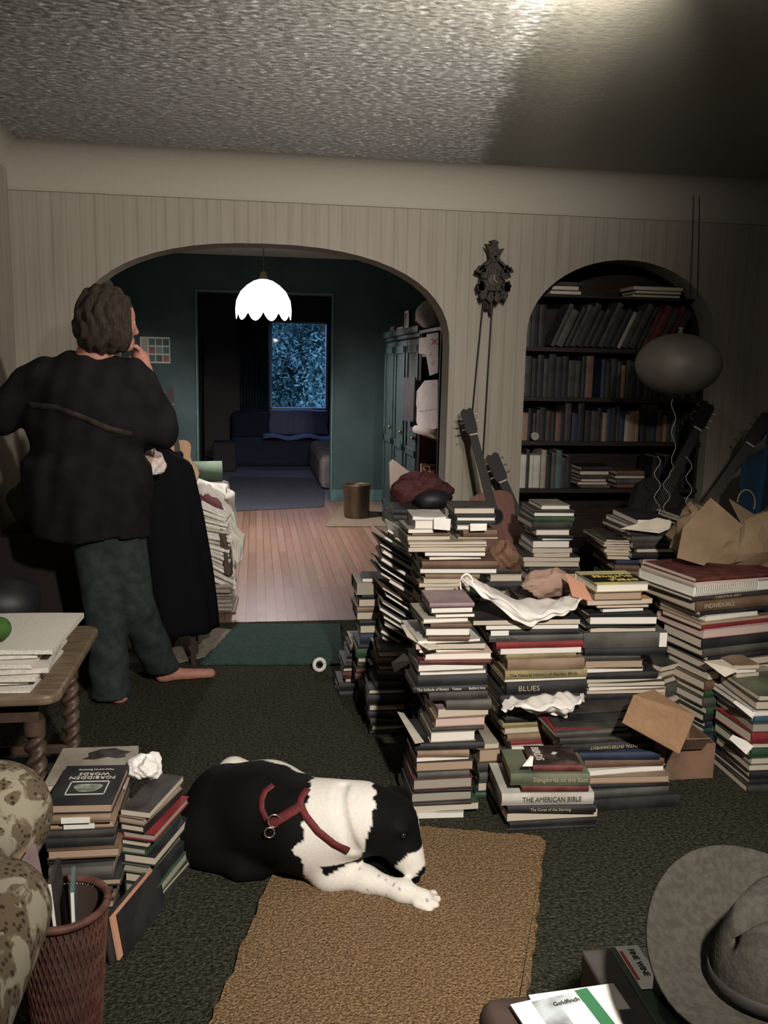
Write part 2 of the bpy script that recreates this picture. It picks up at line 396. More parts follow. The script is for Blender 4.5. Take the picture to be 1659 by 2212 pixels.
gm = bpy.data.materials.new('window_glass'); gm.use_nodes = True; N = gm.node_tree.nodes; L = gm.node_tree.links
N.remove(N['Principled BSDF']); tr = N.new('ShaderNodeBsdfTransparent'); gl = N.new('ShaderNodeBsdfGlossy'); gl.inputs['Roughness'].default_value = 0.03
fr = N.new('ShaderNodeFresnel'); fr.inputs[0].default_value = 1.12; ms = N.new('ShaderNodeMixShader')
L.new(fr.outputs[0], ms.inputs[0]); L.new(tr.outputs[0], ms.inputs[1]); L.new(gl.outputs[0], ms.inputs[2]); L.new(ms.outputs[0], N['Material Output'].inputs[0])
MB().box(WX0+0.03, WX1-0.03, 13.53, 13.535, WZ0+0.03, WZ1-0.03).obj('window_pane', gm, wn)
# foliage outside
def foliage():
    b = MB(); r = random.Random(3)
    cl = []
    for i in range(300):
        cl.append((Vector((r.uniform(-2.2, 3.6), r.uniform(15.3, 18.0), r.uniform(-0.4, 4.2))), r.uniform(0.3, 0.65)))
    for c, rad in cl:
        for k in range(190):
            d = Vector((r.gauss(0, 1), r.gauss(0, 1), r.gauss(0, 1))).normalized()
            p = c + d*rad*r.uniform(0.6, 1.0)
            n = (d*1.2 + Vector((r.gauss(0, .5), r.gauss(0, .5), r.gauss(0, .5)+0.4))).normalized()
            a = n.orthogonal().normalized(); a = (Matrix.Rotation(r.uniform(0, 6.28), 3, n) @ a); c2 = n.cross(a)
            s_ = r.uniform(0.025, 0.065)
            b.add([p-a*s_, p-c2*s_*.4, p+a*s_, p+c2*s_*.4], [(0, 1, 2, 3)])
    m = mat('dusk_leaves', (0.03, 0.06, 0.065), 0.6, (0.20, 0.30, 0.30), 1.3)
    t = b.obj('tree', m); tag(t, 'dense leafy tree outside the far window at dusk', 'tree')
    recenter(t, (0.7, 16.6, 0))
    tk = MB()
    for p in ((0.1, 16.9), (1.3, 16.6)):
        tk.tube([(p[0], p[1], -0.6), (p[0]+.05, p[1], 1.0), (p[0]-.1, p[1], 2.6)], [0.13, 0.1, 0.05], 8)
    def core(u, v):
        x = -4+9*u; z = -0.8+6.5*v
        return Vector((x, 18.2+.5*math.sin(x*2.3+z)+.4*math.sin(z*3.1-x*1.3)+.25*math.sin(x*5.1+z*4.3), z))
    child(MB().grid(core, 90, 60).obj('crown_core', mat('deep_leaves', (.015, .03, .035), .9, (.06, .10, .11), 1.6, bump=1, bscale=6, bdist=.3), smooth=True), t)
    child(tk.obj('trunk', mat('bark', (0.06, 0.05, 0.04), 0.9)), t)
foliage()
struct(MB().box(-8, 9, 13.62, 24, -0.7, -0.6).obj('ground', mat('garden_grass', (0.05, 0.09, 0.05), 0.95)))
# ================================================================ PENDANT LAMP (dining)
pl = empty('pendant_lamp', (0.066, 7.3, 2.455), 'lit white glass pendant lamp with scalloped rim hanging in the far dining room', 'lamp')
mSH = mat('lit_milk_glass', (1.0, 0.93, 0.88), 0.5, emit=4.0)
def shade():
    n = 96; prof = [(0.035, 0.0), (0.075, -0.012), (0.13, -0.045), (0.18, -0.09), (0.213, -0.145), (0.222, -0.20), (0.217, -0.245)]
    b = MB(); vs = []
    for i, (r_, z) in enumerate(prof):
        for k in range(n):
            q = 2*math.pi*k/n; lob = abs(math.cos(q*5)); ff = i/(len(prof)-1)
            vs.append((r_*(1-0.03*(1-lob)*ff)*math.cos(q), r_*(1-0.03*(1-lob)*ff)*math.sin(q), z-(0.075*lob**0.8-0.01)*ff**3))
    m = len(prof)
    b.add(vs, [(i*n+k, i*n+(k+1) % n, (i+1)*n+(k+1) % n, (i+1)*n+k) for i in range(m-1) for k in range(n)])
    return b
so = shade(); so.v = [(x, y, z-0.385) for x, y, z in so.v]; so.obj('lamp_shade', mSH, pl, smooth=True, solid=0.004)
MB().lathe([(0.001, -0.32), (0.02, -0.325), (0.03, -0.36), (0.038, -0.385)], n=20).obj('shade_cap', mat('tarnished_brass', (0.2, 0.15, 0.08), 0.4, metal=0.9), pl, smooth=True)
MB().tube([(0, 0, 0), (0, 0, -0.32)], 0.004, 8).obj('hanging_chain', MATS['tarnished_brass'], pl)
MB().lathe([(0.001, -0.045), (0.05, -0.04), (0.06, -0.005), (0.06, 0.0)], n=24).obj('ceiling_rose', MATS['tarnished_brass'], pl, smooth=True)
MB().lathe([(0.001, -0.59), (0.022, -0.58), (0.03, -0.555), (0.022, -0.52), (0.013, -0.49), (0.001, -0.488)], n=16).obj('bulb', mat('bulb_glow', (1, 0.93, 0.85), 0.5, emit=12), pl, smooth=True)
# living room ceiling fixture (above the frame)
cl_ = empty('ceiling_light', (0.80, 1.98, ZC), 'brass ceiling fitting with a bare bulb above the tan rug', 'lamp')
MB().lathe([(0.001, -0.06), (0.06, -0.05), (0.075, -0.01), (0.075, 0.0)], n=24).obj('ceiling_plate', MATS['tarnished_brass'], cl_, smooth=True)
MB().tube([(0, 0, -0.05), (0, 0, -0.09)], 0.012, 10).obj('stem', MATS['tarnished_brass'], cl_)
# ================================================================ BOOKS
def bm(name, c, c2=None, rough=0.6, scale=9, **k):
    return mat('cover_'+name, c, rough, c2, scale, **k)
BC = {
 'black': (bm('black', (0.012, 0.012, 0.014), (0.03, 0.03, 0.03)), 'black'),
 'dark': (bm('dark', (0.03, 0.026, 0.024), (0.055, 0.05, 0.045), scale=14), 'dark brown'),
 'navy': (bm('navy', (0.015, 0.022, 0.045), (0.03, 0.04, 0.07)), 'navy'),
 'blue': (bm('blue', (0.025, 0.07, 0.11), (0.05, 0.10, 0.14)), 'blue'),
 'green': (bm('green', (0.02, 0.055, 0.03), (0.05, 0.09, 0.05)), 'dark green'),
 'sage': (bm('sage', (0.07, 0.085, 0.055), (0.14, 0.15, 0.10)), 'sage green'),
 'teal': (bm('teal', (0.05, 0.09, 0.09), (0.1, 0.15, 0.15)), 'teal'),
 'red': (bm('red', (0.22, 0.03, 0.03), (0.16, 0.02, 0.025)), 'red'),
 'maroon': (bm('maroon', (0.07, 0.016, 0.016), (0.13, 0.04, 0.035), scale=20), 'maroon'),
 'brown': (bm('brown', (0.11, 0.06, 0.04), (0.16, 0.10, 0.065)), 'brown'),
 'tan': (bm('tan', (0.19, 0.125, 0.08), (0.27, 0.19, 0.13)), 'tan'),
 'grey': (bm('grey', (0.055, 0.053, 0.048), (0.10, 0.096, 0.085)), 'grey'),
 'olive': (bm('olive', (0.30, 0.25, 0.12), (0.20, 0.165, 0.08)), 'olive gold'),
 'cream': (bm('cream', (0.34, 0.31, 0.25), (0.24, 0.21, 0.165)), 'cream'),
 'white': (bm('white', (0.52, 0.50, 0.46), (0.36, 0.34, 0.30)), 'white'),
 'mauve': (bm('mauve', (0.22, 0.14, 0.16), (0.3, 0.22, 0.22)), 'mauve'),
 'yellow': (bm('yellow', (0.62, 0.55, 0.20), (0.42, 0.38, 0.22), scale=9), 'yellow'),
 'peach': (bm('peach', (0.6, 0.33, 0.22), (0.5, 0.25, 0.16), scale=4), 'peach'),
 'pink': (bm('pink', (0.42, 0.22, 0.2), (0.5, 0.35, 0.3)), 'pink'),
}
def pagemat(name, c, c2):
    return mat(name, c, 0.9, c2, 60, kind='Z', stretch=(0.3, 0.3, 6), lo=0.2, hi=0.9)
PG = {'cream': pagemat('cream_page_edges', (0.60, 0.53, 0.43), (0.42, 0.36, 0.28)),
      'white': pagemat('white_page_edges', (0.82, 0.78, 0.71), (0.64, 0.60, 0.53)),
      'tan': pagemat('aged_page_edges', (0.42, 0.31, 0.22), (0.33, 0.24, 0.17)),
      'grey': pagemat('grey_page_edges', (0.36, 0.33, 0.28), (0.28, 0.25, 0.21)),
      'pink': pagemat('pinkish_page_edges', (0.60, 0.46, 0.42), (0.5, 0.38, 0.34))}
ORD = ['topmost', 'second', 'third', 'fourth', 'fifth', 'sixth', 'seventh', 'eighth', 'ninth', 'tenth', 'eleventh', 'twelfth', 'thirteenth', 'fourteenth', 'fifteenth', 'sixteenth', 'seventeenth', 'eighteenth', 'nineteenth', 'twentieth', 'twenty-first', 'twenty-second', 'twenty-third', 'twenty-fourth', 'twenty-fifth', 'twenty-sixth', 'twenty-seventh', 'twenty-eighth', 'twenty-ninth', 'thirtieth', 'thirty-first', 'thirty-second', 'thirty-third', 'thirty-fourth', 'thirty-fifth', 'thirty-sixth', 'thirty-seventh', 'thirty-eighth', 'thirty-ninth', 'fortieth']
def book_mesh(wd, dp, th, spine, mag, cov, pg, parent_tag):
    """front left bottom corner at local origin; spine: f b l r"""
    c = MB(); p = MB()
    if mag:                                      # limp magazine: thin wavy leaves
        ph = rnd.uniform(0, 6); amp = min(0.0035, th*0.35)
        def z_(x, y): return amp*0.5*(math.sin(x*9/wd*0.6+ph)+math.sin(y/dp*4+ph))-amp*0.2
        nx, ny = 8, 4
        for lay, (zz0, zz1, bb) in enumerate(((th-0.0012, th, c), (0.0, 0.0012, c), (0.0012, th-0.0012, p))):
            vs = []
            ins = 0.0 if lay < 2 else 0.001
            for zz in (zz0, zz1):
                for j in range(ny+1):
                    for i in range(nx+1):
                        x = ins+(wd-2*ins)*i/nx; y = ins+(dp-2*ins)*j/ny
                        vs.append((x, y, max(zz, 0)+ (z_(x, y) if zz > 0 else 0)*0.0 + (abs(z_(x, y)) if zz >= th-0.0013 else 0)))
            n = (nx+1)*(ny+1); fs = []
            for j in range(ny):
                for i in range(nx):
                    a = j*(nx+1)+i; fs.append((a, a+nx+1, a+nx+2, a+1)); fs.append((n+a, n+a+1, n+a+nx+2, n+a+nx+1))
            for i in range(nx):
                fs.append((i, i+1, n+i+1, n+i)); a = ny*(nx+1)+i; fs.append((a+1, a, n+a, n+a+1))
            for j in range(ny):
                a = j*(nx+1); fs.append((a+nx+1, a, n+a, n+a+nx+1)); a += nx; fs.append((a, a+nx+1, n+a+nx+1, n+a))
            bb.add(vs, fs)
        return c, p
    t = 0.0028 if th > 0.016 else 0.0012
    ins = 0.004 if th > 0.016 else 0.0004
    c.box(0, wd, 0, dp, 0, t); c.box(0, wd, 0, dp, th-t, th)
    e = 0.0015
    def sp_box(a0, a1, q0, q1):
        pass
    # rounded spine profile
    n = 6
    if spine in 'fb':
        s_ = -1 if spine == 'f' else 1; y0 = 0 if spine == 'f' else dp
        bulge = min(0.006, th*0.18); pts = [(y0 - 0, t)]
        vs = []; m = 0
        for i in range(n+1):
            z = t*0.2 + (th-0.4*t)*i/n; b = bulge*math.sin(math.pi*i/n)
            for x in (0, wd):
                vs.append((x, y0+s_*b, z)); vs.append((x, y0-s_*t, z))
        fs = []
        for i in range(n):
            a = 4*i; b = a+4
            fs += [(a, b, b+2, a+2) if s_ > 0 else (a, a+2, b+2, b), (a+1, a+3, b+3, b+1) if s_ > 0 else (a+1, b+1, b+3, a+3), (a, a+1, b+1, b) if s_ > 0 else (a, b, b+1, a+1), (a+2, b+2, b+3, a+3) if s_ > 0 else (a+2, a+3, b+3, b+2)]
        fs += [(0, 2, 3, 1), (4*n, 4*n+1, 4*n+3, 4*n+2)]
        c.add(vs, fs)
    elif spine == 'l': c.box(0, t, 0, dp, t, th-t)
    else: c.box(wd-t, wd, 0, dp, t, th-t)
    x0, x1, y0, y1 = ins, wd-ins, ins, dp-ins
    if spine == 'f': y0 = t+.0002
    if spine == 'b': y1 = dp-t-.0002
    if spine == 'l': x0 = t
    if spine == 'r': x1 = wd-t
    p.box(x0, x1, y0, y1, t, th-t)
    return c, p
NB = 0
def book(corner, wd, dp, th, rz, cov, spine='b', pg='cream', mag=False, label=None, group=None, name=None, tilt=0.0, roll=0.0):
    global NB
    NB += 1
    c, p = book_mesh(wd, dp, th, spine, mag, cov, pg, None)
    o = c.obj(name or ('magazine' if mag else 'book'), BC[cov][0], bevel=0.0007 if not mag else 0)
    o.location = corner; o.rotation_euler = (roll, tilt, rz)
    p.obj('page_block', PG[pg], o)
    if label: tag(o, label, 'magazine' if mag else 'book', group)
    o['th'] = th; o['wd'] = wd; o['dp'] = dp
    return o
def clean():
    for o in bpy.data.objects:
        for k in ('th', 'wd', 'dp'):
            if k in o: del o[k]
GAP = 0.0004
STACKS = {}
def stack(desc, Y, ytop, items, group, rot=0.0, depth=0.2, fill=None, fillw=None, zbot=0.0, yaw_j=3.6, fillcols=('black', 'dark', 'grey', 'green', 'brown', 'navy')):
    """items: (x0, x1, ybot, cover, face, opts) in photograph pixels read on the vertical plane the stack's front stands on"""
    out = []; ztop = None; n = 0; todo = []
    for it in items:
        x0, x1, yb, cov, face = it[:5]; op = it[5] if len(it) > 5 else {}
        Yi = Y+op.get('dy', 0.0)
        xm = (x0+x1)/2
        if ztop is None: ztop = W(xm, ytop, Yi).z
        zb = W(xm, yb, Yi).z
        a = W(x0, yb, Yi).x; b = W(x1, yb, Yi).x
        if zb >= ztop-0.004: zb = ztop-0.004
        if zb < zbot+0.004: zb = zbot
        todo.append([a, b, Yi, zb, ztop, cov, face, op]); ztop = zb
        if zb <= zbot: break
    if ztop > zbot+0.003:
        # the rest of the stack down to what carries it
        la, lb, lY = todo[-1][0], todo[-1][1], todo[-1][2]
        if fillw: la, lb = W(fillw[0], 1500, Y).x, W(fillw[1], 1500, Y).x
        while ztop > zbot+0.001:
            th = rnd.uniform(0.018, 0.045); zb = ztop-th
            if zb < zbot+0.014: zb = zbot
            ww = lb-la
            a = la+rnd.uniform(-0.012, 0.012); b = lb+rnd.uniform(-0.015, 0.015)
            todo.append([a, b, Y+rnd.uniform(-0.008, 0.01), zb, ztop, rnd.choice(fillcols), rnd.choice('ssp'), {'filler': 1}]); ztop = zb
    N_ = len(todo)
    for i, (a, b, Yi, zb, zt, cov, face, op) in enumerate(todo):
        rz = R(rot+op.get('rot', rnd.uniform(-yaw_j, yaw_j)))
        wd = (b-a)/max(0.5, math.cos(rz)); dp = op.get('depth', depth*rnd.uniform(0.85, 1.1))
        mag = face == 'm'
        spine = {'s': 'f', 'p': 'b', 'm': 'b'}[face] if 'spine' not in op else op['spine']
        pg = op.get('pg') or ('white' if cov in ('white',) else 'cream')
        kind = 'magazine' if mag else ('paperback' if zt-zb < 0.016 else 'hardback')
        ft = op.get('what') or f"{BC[cov][1]} {kind}"
        posn = 'topmost' if i == 0 else ('lowest' if i == N_-1 else ORD[i]+' from top')
        label = f"{ft}, {posn}, {desc}"
        o = book((a, Yi, zb+GAP), wd, dp, zt-zb-2*GAP, rz, cov, spine, pg, mag, label, group)
        if 'text' in op:
            for (tx, fx, sz, tm, sx) in op['text']:
                M_ = Matrix.Translation((fx*wd, -0.0015-min(0.006, (zt-zb)*0.18), (zt-zb)/2)) @ Euler((R(90), 0, R(180) if op.get('upside') else 0)).to_matrix().to_4x4()
                if op.get('upside'): M_ = Matrix.Translation((fx*wd, -0.0015-min(0.006, (zt-zb)*0.18), (zt-zb)/2)) @ Matrix.Rotation(R(180), 4, 'Y') @ Matrix.Rotation(R(90), 4, 'X')
                lettering(tx, sz*(zt-zb), tm, o, M_, 'title_lettering', sx=sx)
        if 'label_patch' in op:
            f0, f1 = op['label_patch']
            MB().box(f0*wd, f1*wd, -0.0075, -0.006, (zt-zb)*0.12, (zt-zb)*0.88).obj('paper_label', mPAPER, o)
        out.append(o)
    STACKS[desc] = out
    return out
mPAPER = mat('white_paper', (0.8, 0.78, 0.73), 0.8, (0.7, 0.68, 0.63), 12)
mINKW = mat('white_lettering', (0.6, 0.58, 0.52), 0.6)
mINKG = mat('gold_lettering', (0.4, 0.36, 0.24), 0.5)
mINKD = mat('dark_lettering', (0.05, 0.045, 0.04), 0.6)
mINKY = mat('yellow_lettering', (0.65, 0.52, 0.16), 0.6)
# ---- front column (nearest, left of middle)
A_ = stack('tall front column behind the dog', 2.55, 1302, [
 (928,1024,1311,'mauve','s'),(930,1024,1326,'dark','p',{'pg':'white'}),(941,1025,1334,'brown','p',{'pg':'white'}),(913,1015,1347,'cream','p',{'rot':3,'pg':'white'}),
 (930,1018,1355,'brown','s'),(918,1015,1374,'dark','p',{'pg':'white'}),(924,1014,1384,'brown','s'),(903,1040,1390,'white','m',{'rot':4,'depth':.23}),(898,1047,1402,'dark','m',{'depth':.24,'rot':-2}),(906,1047,1409,'white','m',{'depth':.24,'rot':2}),
 (917,1062,1425,'pink','p',{'pg':'white','what':'pinkish bright-edged hardback'}),(906,1058,1433,'maroon','s'),(902,1048,1451,'grey','p',{'pg':'white'}),(907,1050,1457,'white','m'),
 (901,1051,1481,'black','s',{'what':'thick plain black hardback'}),(892,1053,1494,'black','s',{'rot':0,'what':'black spine titled The Solitude of Ravens','text':[('The Solitude of Ravens',.05,.65,mINKW,.85),('Fukase',.52,.6,mINKW,.9),('Bedford Arts',.74,.6,mINKW,.85)]}),
 (926,1053,1512,'dark','s'),(963,1060,1532,'grey','s'),(946,1057,1549,'mauve','m',{'rot':4,'what':'curled mauve magazine'}),(939,1050,1570,'tan','p',{'pg':'pink'}),(932,1045,1579,'dark','s'),
 (929,1028,1603,'cream','p',{'pg':'white','rot':1,'what':'thick white smudged paperback'}),(895,1045,1619,'black','s'),(901,1012,1634,'tan','s'),(900,1013,1644,'dark','p',{'pg':'white'}),(898,1023,1666,'dark','p',{'pg':'tan'}),
 (901,1014,1681,'grey','s'),(892,1021,1705,'maroon','p',{'pg':'grey'}),(895,1020,1710,'black','s'),(888,1020,1732,'dark','p',{'pg':'grey'}),(890,1018,1739,'dark','s'),(887,1034,1753,'green','m',{'rot':1,'what':'glossy green magazine','depth':.23}),(890,1000,1766,'white','m',{'depth':.22})],
 'books in the front column', depth=.18)
BLUB = stack('small-navy-book-topped column by the floorboards', 3.5, 1249, [
 (783,841,1257,'navy','p',{'pg':'white','rot':-4,'depth':.13,'what':'small navy blue paperback'}),(769,848,1285,'cream','p',{'pg':'grey','rot':0}),(782,850,1293,'black','s'),(774,850,1311,'dark','p'),(771,850,1321,'tan','s'),
 (770,848,1339,'dark','p'),(776,850,1350,'black','s'),(777,856,1368,'green','p')], 'books in the back left column', depth=.17, fillw=(772, 850))
stack('low leftmost stack by the mat', 3.60, 1386, [
 (758,806,1398,'cream','p'),(756,800,1405,'dark','s'),(765,797,1411,'grey','p'),(750,802,1423,'black','s'),(748,790,1432,'grey','s'),(742,790,1442,'black','s'),(741,788,1451,'dark','p'),
 (740,785,1465,'maroon','s'),(745,786,1474,'grey','p'),(732,785,1493,'black','s'),(733,783,1512,'dark','s')], 'books in the low left stack', depth=.16)
stack('dark stack left of the front column', 3.2, 1405, [
 (817,880,1419,'dark','p'),(815,880,1437,'brown','s'),(819,884,1447,'dark','p'),(815,880,1460,'grey','s'),(820,884,1470,'black','s'),(810,882,1488,'dark','s'),
 (796,876,1499,'black','p'),(794,878,1521,'black','s'),(797,876,1535,'dark','p'),(796,876,1550,'black','s'),(800,880,1566,'dark','s'),(803,880,1577,'grey','p'),(798,884,1594,'black','s')], 'books in the dark left stack', depth=.18)
stack('wide stack behind the front column', 2.98, 1170, [
 (882,1050,1176,'cream','m',{'depth':.26}),(885,1052,1182,'tan','m',{'depth':.25}),(882,1048,1192,'brown','m',{'depth':.26}),(918,1046,1201,'dark','p',{'pg':'white'}),(926,1043,1211,'maroon','p',{'pg':'white'}),
 (911,1072,1226,'brown','s'),(906,1072,1239,'dark','p',{'pg':'white'}),(918,1035,1250,'tan','s'),(915,1030,1260,'cream','m'),(905,1012,1268,'tan','m'),(917,1015,1282,'green','m'),(917,1037,1290,'green','s',{'what':'large plain dark green hardback','depth':.24})],
 'books behind the front column', depth=.24, fillw=(915, 1060))
zt1 = W(950, 1170, 2.98).z
stack('short pile on the wide middle stack', 3.0, 1117, [
 (891,963,1123,'white','m',{'rot':-3}),(895,973,1143,'white','p',{'pg':'white','what':'white box file'}),(882,936,1152,'cream','p',{'pg':'white'}),(890,970,1158,'brown','s'),(880,972,1170,'cream','p',{'pg':'cream'})], 'books in the short pile', depth=.17, zbot=zt1+.001)
zt1b = zt1
stack('short pile beside the red guitar', 3.02, 1096, [
 (980,1070,1111,'dark','p',{'pg':'cream','what':'thick dark cream-edged hardback'}),(984,1070,1116,'black','s'),(986,1070,1126,'grey','p',{'pg':'white'}),(984,1068,1133,'black','s'),(986,1051,1145,'cream','p',{'pg':'white'}),(1000,1074,1160,'brown','s'),(989,1074,1170,'tan','p',{'pg':'cream'})], 'books by the guitar', depth=.17, zbot=zt1+.001)
# ---- middle stack with plastic bag
I_ = stack('column under the white plastic bag', 2.75, 1338, [
 (1022,1250,1349,'black','m',{'depth':.26,'what':'large dark curled magazine'}),(1050,1247,1359,'dark','p',{'pg':'white','depth':.24}),(1059,1250,1371,'black','s',{'depth':.24,'what':'dark hardback lettered SC','text':[('SC',.13,.8,mINKD,1.0)],'patch':1}),
 (1056,1259,1385,'grey','s',{'depth':.25,'rot':0,'what':'grey hardback lettered Hot Sun Boy','text':[('Hot Sun Boy',.07,.6,mINKD,1.0)]}),(1071,1259,1400,'red','s',{'depth':.24,'rot':0}),(1081,1256,1412,'white','m',{'depth':.24}),(1093,1245,1422,'olive','s',{'depth':.22}),
 (1095,1260,1446,'tan','s',{'depth':.22,'what':'tan hardback'}),(1090,1268,1466,'olive','s',{'depth':.25,'rot':1,'what':'thick olive gold lettered hardback','text':[('The Natural History of Garden Birds',.05,.42,mINKD,1.15)]}),(1090,1268,1471,'white','m',{'depth':.25}),
 (1093,1265,1499,'black','s',{'depth':.24,'rot':0,'what':'black hardback lettered BLUES','text':[('BLUES',.14,.55,mINKG,1.1)]}),(1080,1250,1520,'black','s'),(1075,1245,1545,'dark','s'),(1090,1200,1560,'black','s'),
 (1085,1190,1570,'olive','s',{'rot':2}),(1089,1190,1585,'olive','p',{'pg':'cream'}),(1095,1192,1600,'tan','s'),(1103,1200,1608,'red','s'),(1103,1199,1631,'white','p',{'pg':'white'})],
 'books in the centre column', depth=.2, fillw=(1095, 1250))
stack('stack wedged beside the front column', 2.66, 1607, [
 (1030,1078,1618,'cream','m'),(1034,1082,1647,'brown','p',{'pg':'tan'}),(1030,1082,1668,'dark','s'),(1034,1080,1690,'grey','s')], 'wedged books', depth=.16)
# BIRDS pile: lower front
S_ = stack('small BIRDS pile in front', 2.44, 1650, [
 (1150,1254,1665,'maroon','s',{'rot':-5,'depth':.14,'what':'dark maroon field guide titled BIRDS','birds':1}),(1102,1266,1692,'sage','s',{'rot':-6,'depth':.17,'what':'sage green hardback with pale title','text':[('Songbirds of the East',.28,.5,mINKG,1.0)]}),
 (1126,1266,1708,'maroon','s',{'rot':-5,'depth':.17}),(1083,1276,1735,'white','s',{'rot':-4,'depth':.21,'what':'thick white dark-lettered hardback','text':[('THE AMERICAN BIBLE',.22,.55,mINKD,.86)]}),
 (1096,1280,1752,'black','s',{'rot':-5,'depth':.2,'text':[('The Curse of the Starving',.25,.5,mINKG,.9)]}),(1095,1290,1770,'dark','m',{'rot':0,'depth':.25,'what':'large yellow-lettered magazine'}),(1100,1288,1784,'black','s',{'rot':1,'depth':.25}),(1092,1286,1794,'black','s',{'rot':-1,'depth':.26})],
 'books in the small front pile', depth=.2)
# ---- right of centre: opera stack
J_ = stack('yellow opera book column', 2.80, 1261, [
 (1288,1404,1279,'yellow','p',{'pg':'white','rot':2,'depth':.19,'what':'yellow and black OPERA paperback'}),(1283,1388,1297,'brown','p',{'pg':'tan','rot':1,'depth':.18}),(1262,1413,1307,'peach','m',{'rot':3,'depth':.24,'what':'peach coloured paper folder'}),
 (1290,1401,1313,'grey','p'),(1301,1395,1324,'black','p',{'pg':'white'}),(1272,1410,1330,'black','s'),(1273,1417,1349,'black','p',{'pg':'white'}),(1265,1417,1357,'black','s'),(1275,1415,1365,'grey','m'),(1259,1437,1398,'grey','s',{'what':'thick grey white-patched hardback'}),
 (1262,1436,1415,'black','s'),(1255,1386,1425,'grey','s'),(1263,1387,1443,'dark','p',{'pg':'tan'}),(1262,1390,1452,'white','m'),(1264,1420,1466,'black','s'),(1268,1434,1474,'cream','m',{'rot':3}),(1270,1434,1482,'dark','m'),(1272,1436,1490,'white','m',{'rot':2}),(1268,1434,1497,'tan','m'),
 (1262,1400,1512,'black','s'),(1225,1400,1530,'dark','s',{'dy':-.1}),(1215,1396,1546,'black','s',{'dy':-.16,'depth':.28}),
 (1200,1400,1560,'dark','s',{'dy':-.19,'depth':.3}),(1195,1346,1575,'red','s',{'dy':-.20,'depth':.3}),(1200,1362,1589,'grey','s',{'dy':-.22,'depth':.3}),(1209,1407,1602,'dark','s',{'dy':-.23,'depth':.3}),
 (1213,1417,1623,'black','s',{'dy':-.24,'depth':.3,'rot':2,'upside':1,'what':'black upside-down lettered volume','text':[('INCIDENTAL ENTERTAINMENT',.93,.5,mINKG,1.0)]}),(1250,1420,1639,'navy','s',{'dy':-.24,'depth':.3}),(1262,1432,1656,'brown','s',{'dy':-.24,'depth':.3}),
 (1258,1440,1674,'white','p',{'dy':-.25,'pg':'white','depth':.3,'rot':3}),(1265,1442,1690,'tan','p',{'dy':-.25,'pg':'tan','depth':.3}),(1268,1442,1701,'black','s',{'dy':-.25,'depth':.3}),(1280,1446,1719,'grey','s',{'dy':-.26,'depth':.3,'rot':2}),(1265,1466,1750,'black','s',{'dy':-.27,'depth':.32,'rot':1})],
 'books in the opera column', depth=.22)
# ---- right big stack
L_ = stack('wide stack under the paper bag', 2.86, 1248, [
 (1503,1720,1256,'maroon','s',{'depth':.3,'what':'large maroon picture book'}),(1500,1715,1265,'maroon','p',{'depth':.3,'pg':'pink'}),(1497,1715,1288,'white','p',{'depth':.3,'pg':'white','what':'white comb bound volume','comb':1}),(1496,1712,1298,'dark','s',{'depth':.3,'text':[('CADMUS ART',.25,.7,mINKG,1.6)]}),
 (1502,1720,1320,'brown','s',{'depth':.3,'what':'brown hardback titled INDIVIDUALS','text':[('INDIVIDUALS',.08,.62,mINKG,.95)]}),(1512,1700,1328,'black','s'),(1524,1660,1342,'white','p',{'pg':'white'}),(1515,1700,1349,'tan','p',{'pg':'tan'}),(1515,1700,1358,'red','s'),(1519,1700,1378,'pink','p',{'pg':'pink'}),
 (1515,1700,1400,'black','s'),(1518,1700,1417,'grey','s'),(1530,1700,1428,'black','s')], 'books in the wide right stack', rot=13, depth=.24, yaw_j=1.5)
M_ = stack('stack at the lower right edge', 2.60, 1503, [
 (1640,1760,1512,'sage','m',{'what':'grey green paper booklet'}),(1632,1760,1532,'dark','p'),(1626,1755,1546,'white','p',{'pg':'white'}),(1628,1755,1560,'blue','s'),(1625,1755,1580,'brown','p',{'pg':'grey'}),(1622,1755,1604,'red','s'),(1626,1755,1613,'grey','m'),(1620,1755,1634,'green','s'),(1622,1755,1650,'sage','p'),(1618,1755,1662,'grey','m'),(1620,1755,1680,'black','s'),(1620,1755,1692,'black','s')],
 'books in the right edge stack', depth=.26)
P_ = stack('twisted stack behind the cardboard sheet', 2.98, 1440, [
 (1428,1510,1451,'dark','m'),(1424,1512,1466,'tan','p',{'pg':'cream'}),(1430,1514,1480,'grey','p',{'pg':'cream'}),(1438,1535,1508,'grey','s'),(1446,1538,1518,'cream','m'),(1448,1540,1540,'dark','s'),(1452,1545,1552,'grey','p'),(1452,1550,1567,'black','s'),(1450,1550,1580,'grey','p',{'pg':'grey'}),(1455,1552,1600,'black','s')],
 'books in the twisted stack', rot=27, depth=.18)
Q_ = stack('slumped stack left of INDIVIDUALS', 3.3, 1285, [
 (1432,1520,1297,'grey','p'),(1440,1530,1306,'sage','m'),(1445,1535,1318,'brown','p'),(1450,1530,1326,'dark','m'),(1452,1540,1340,'grey','p'),(1462,1545,1350,'brown','s'),(1466,1550,1362,'dark','m'),(1475,1555,1375,'grey','p',{'pg':'grey'}),(1482,1560,1390,'black','s')], 'books in the slumped stack', rot=-10, depth=.26)
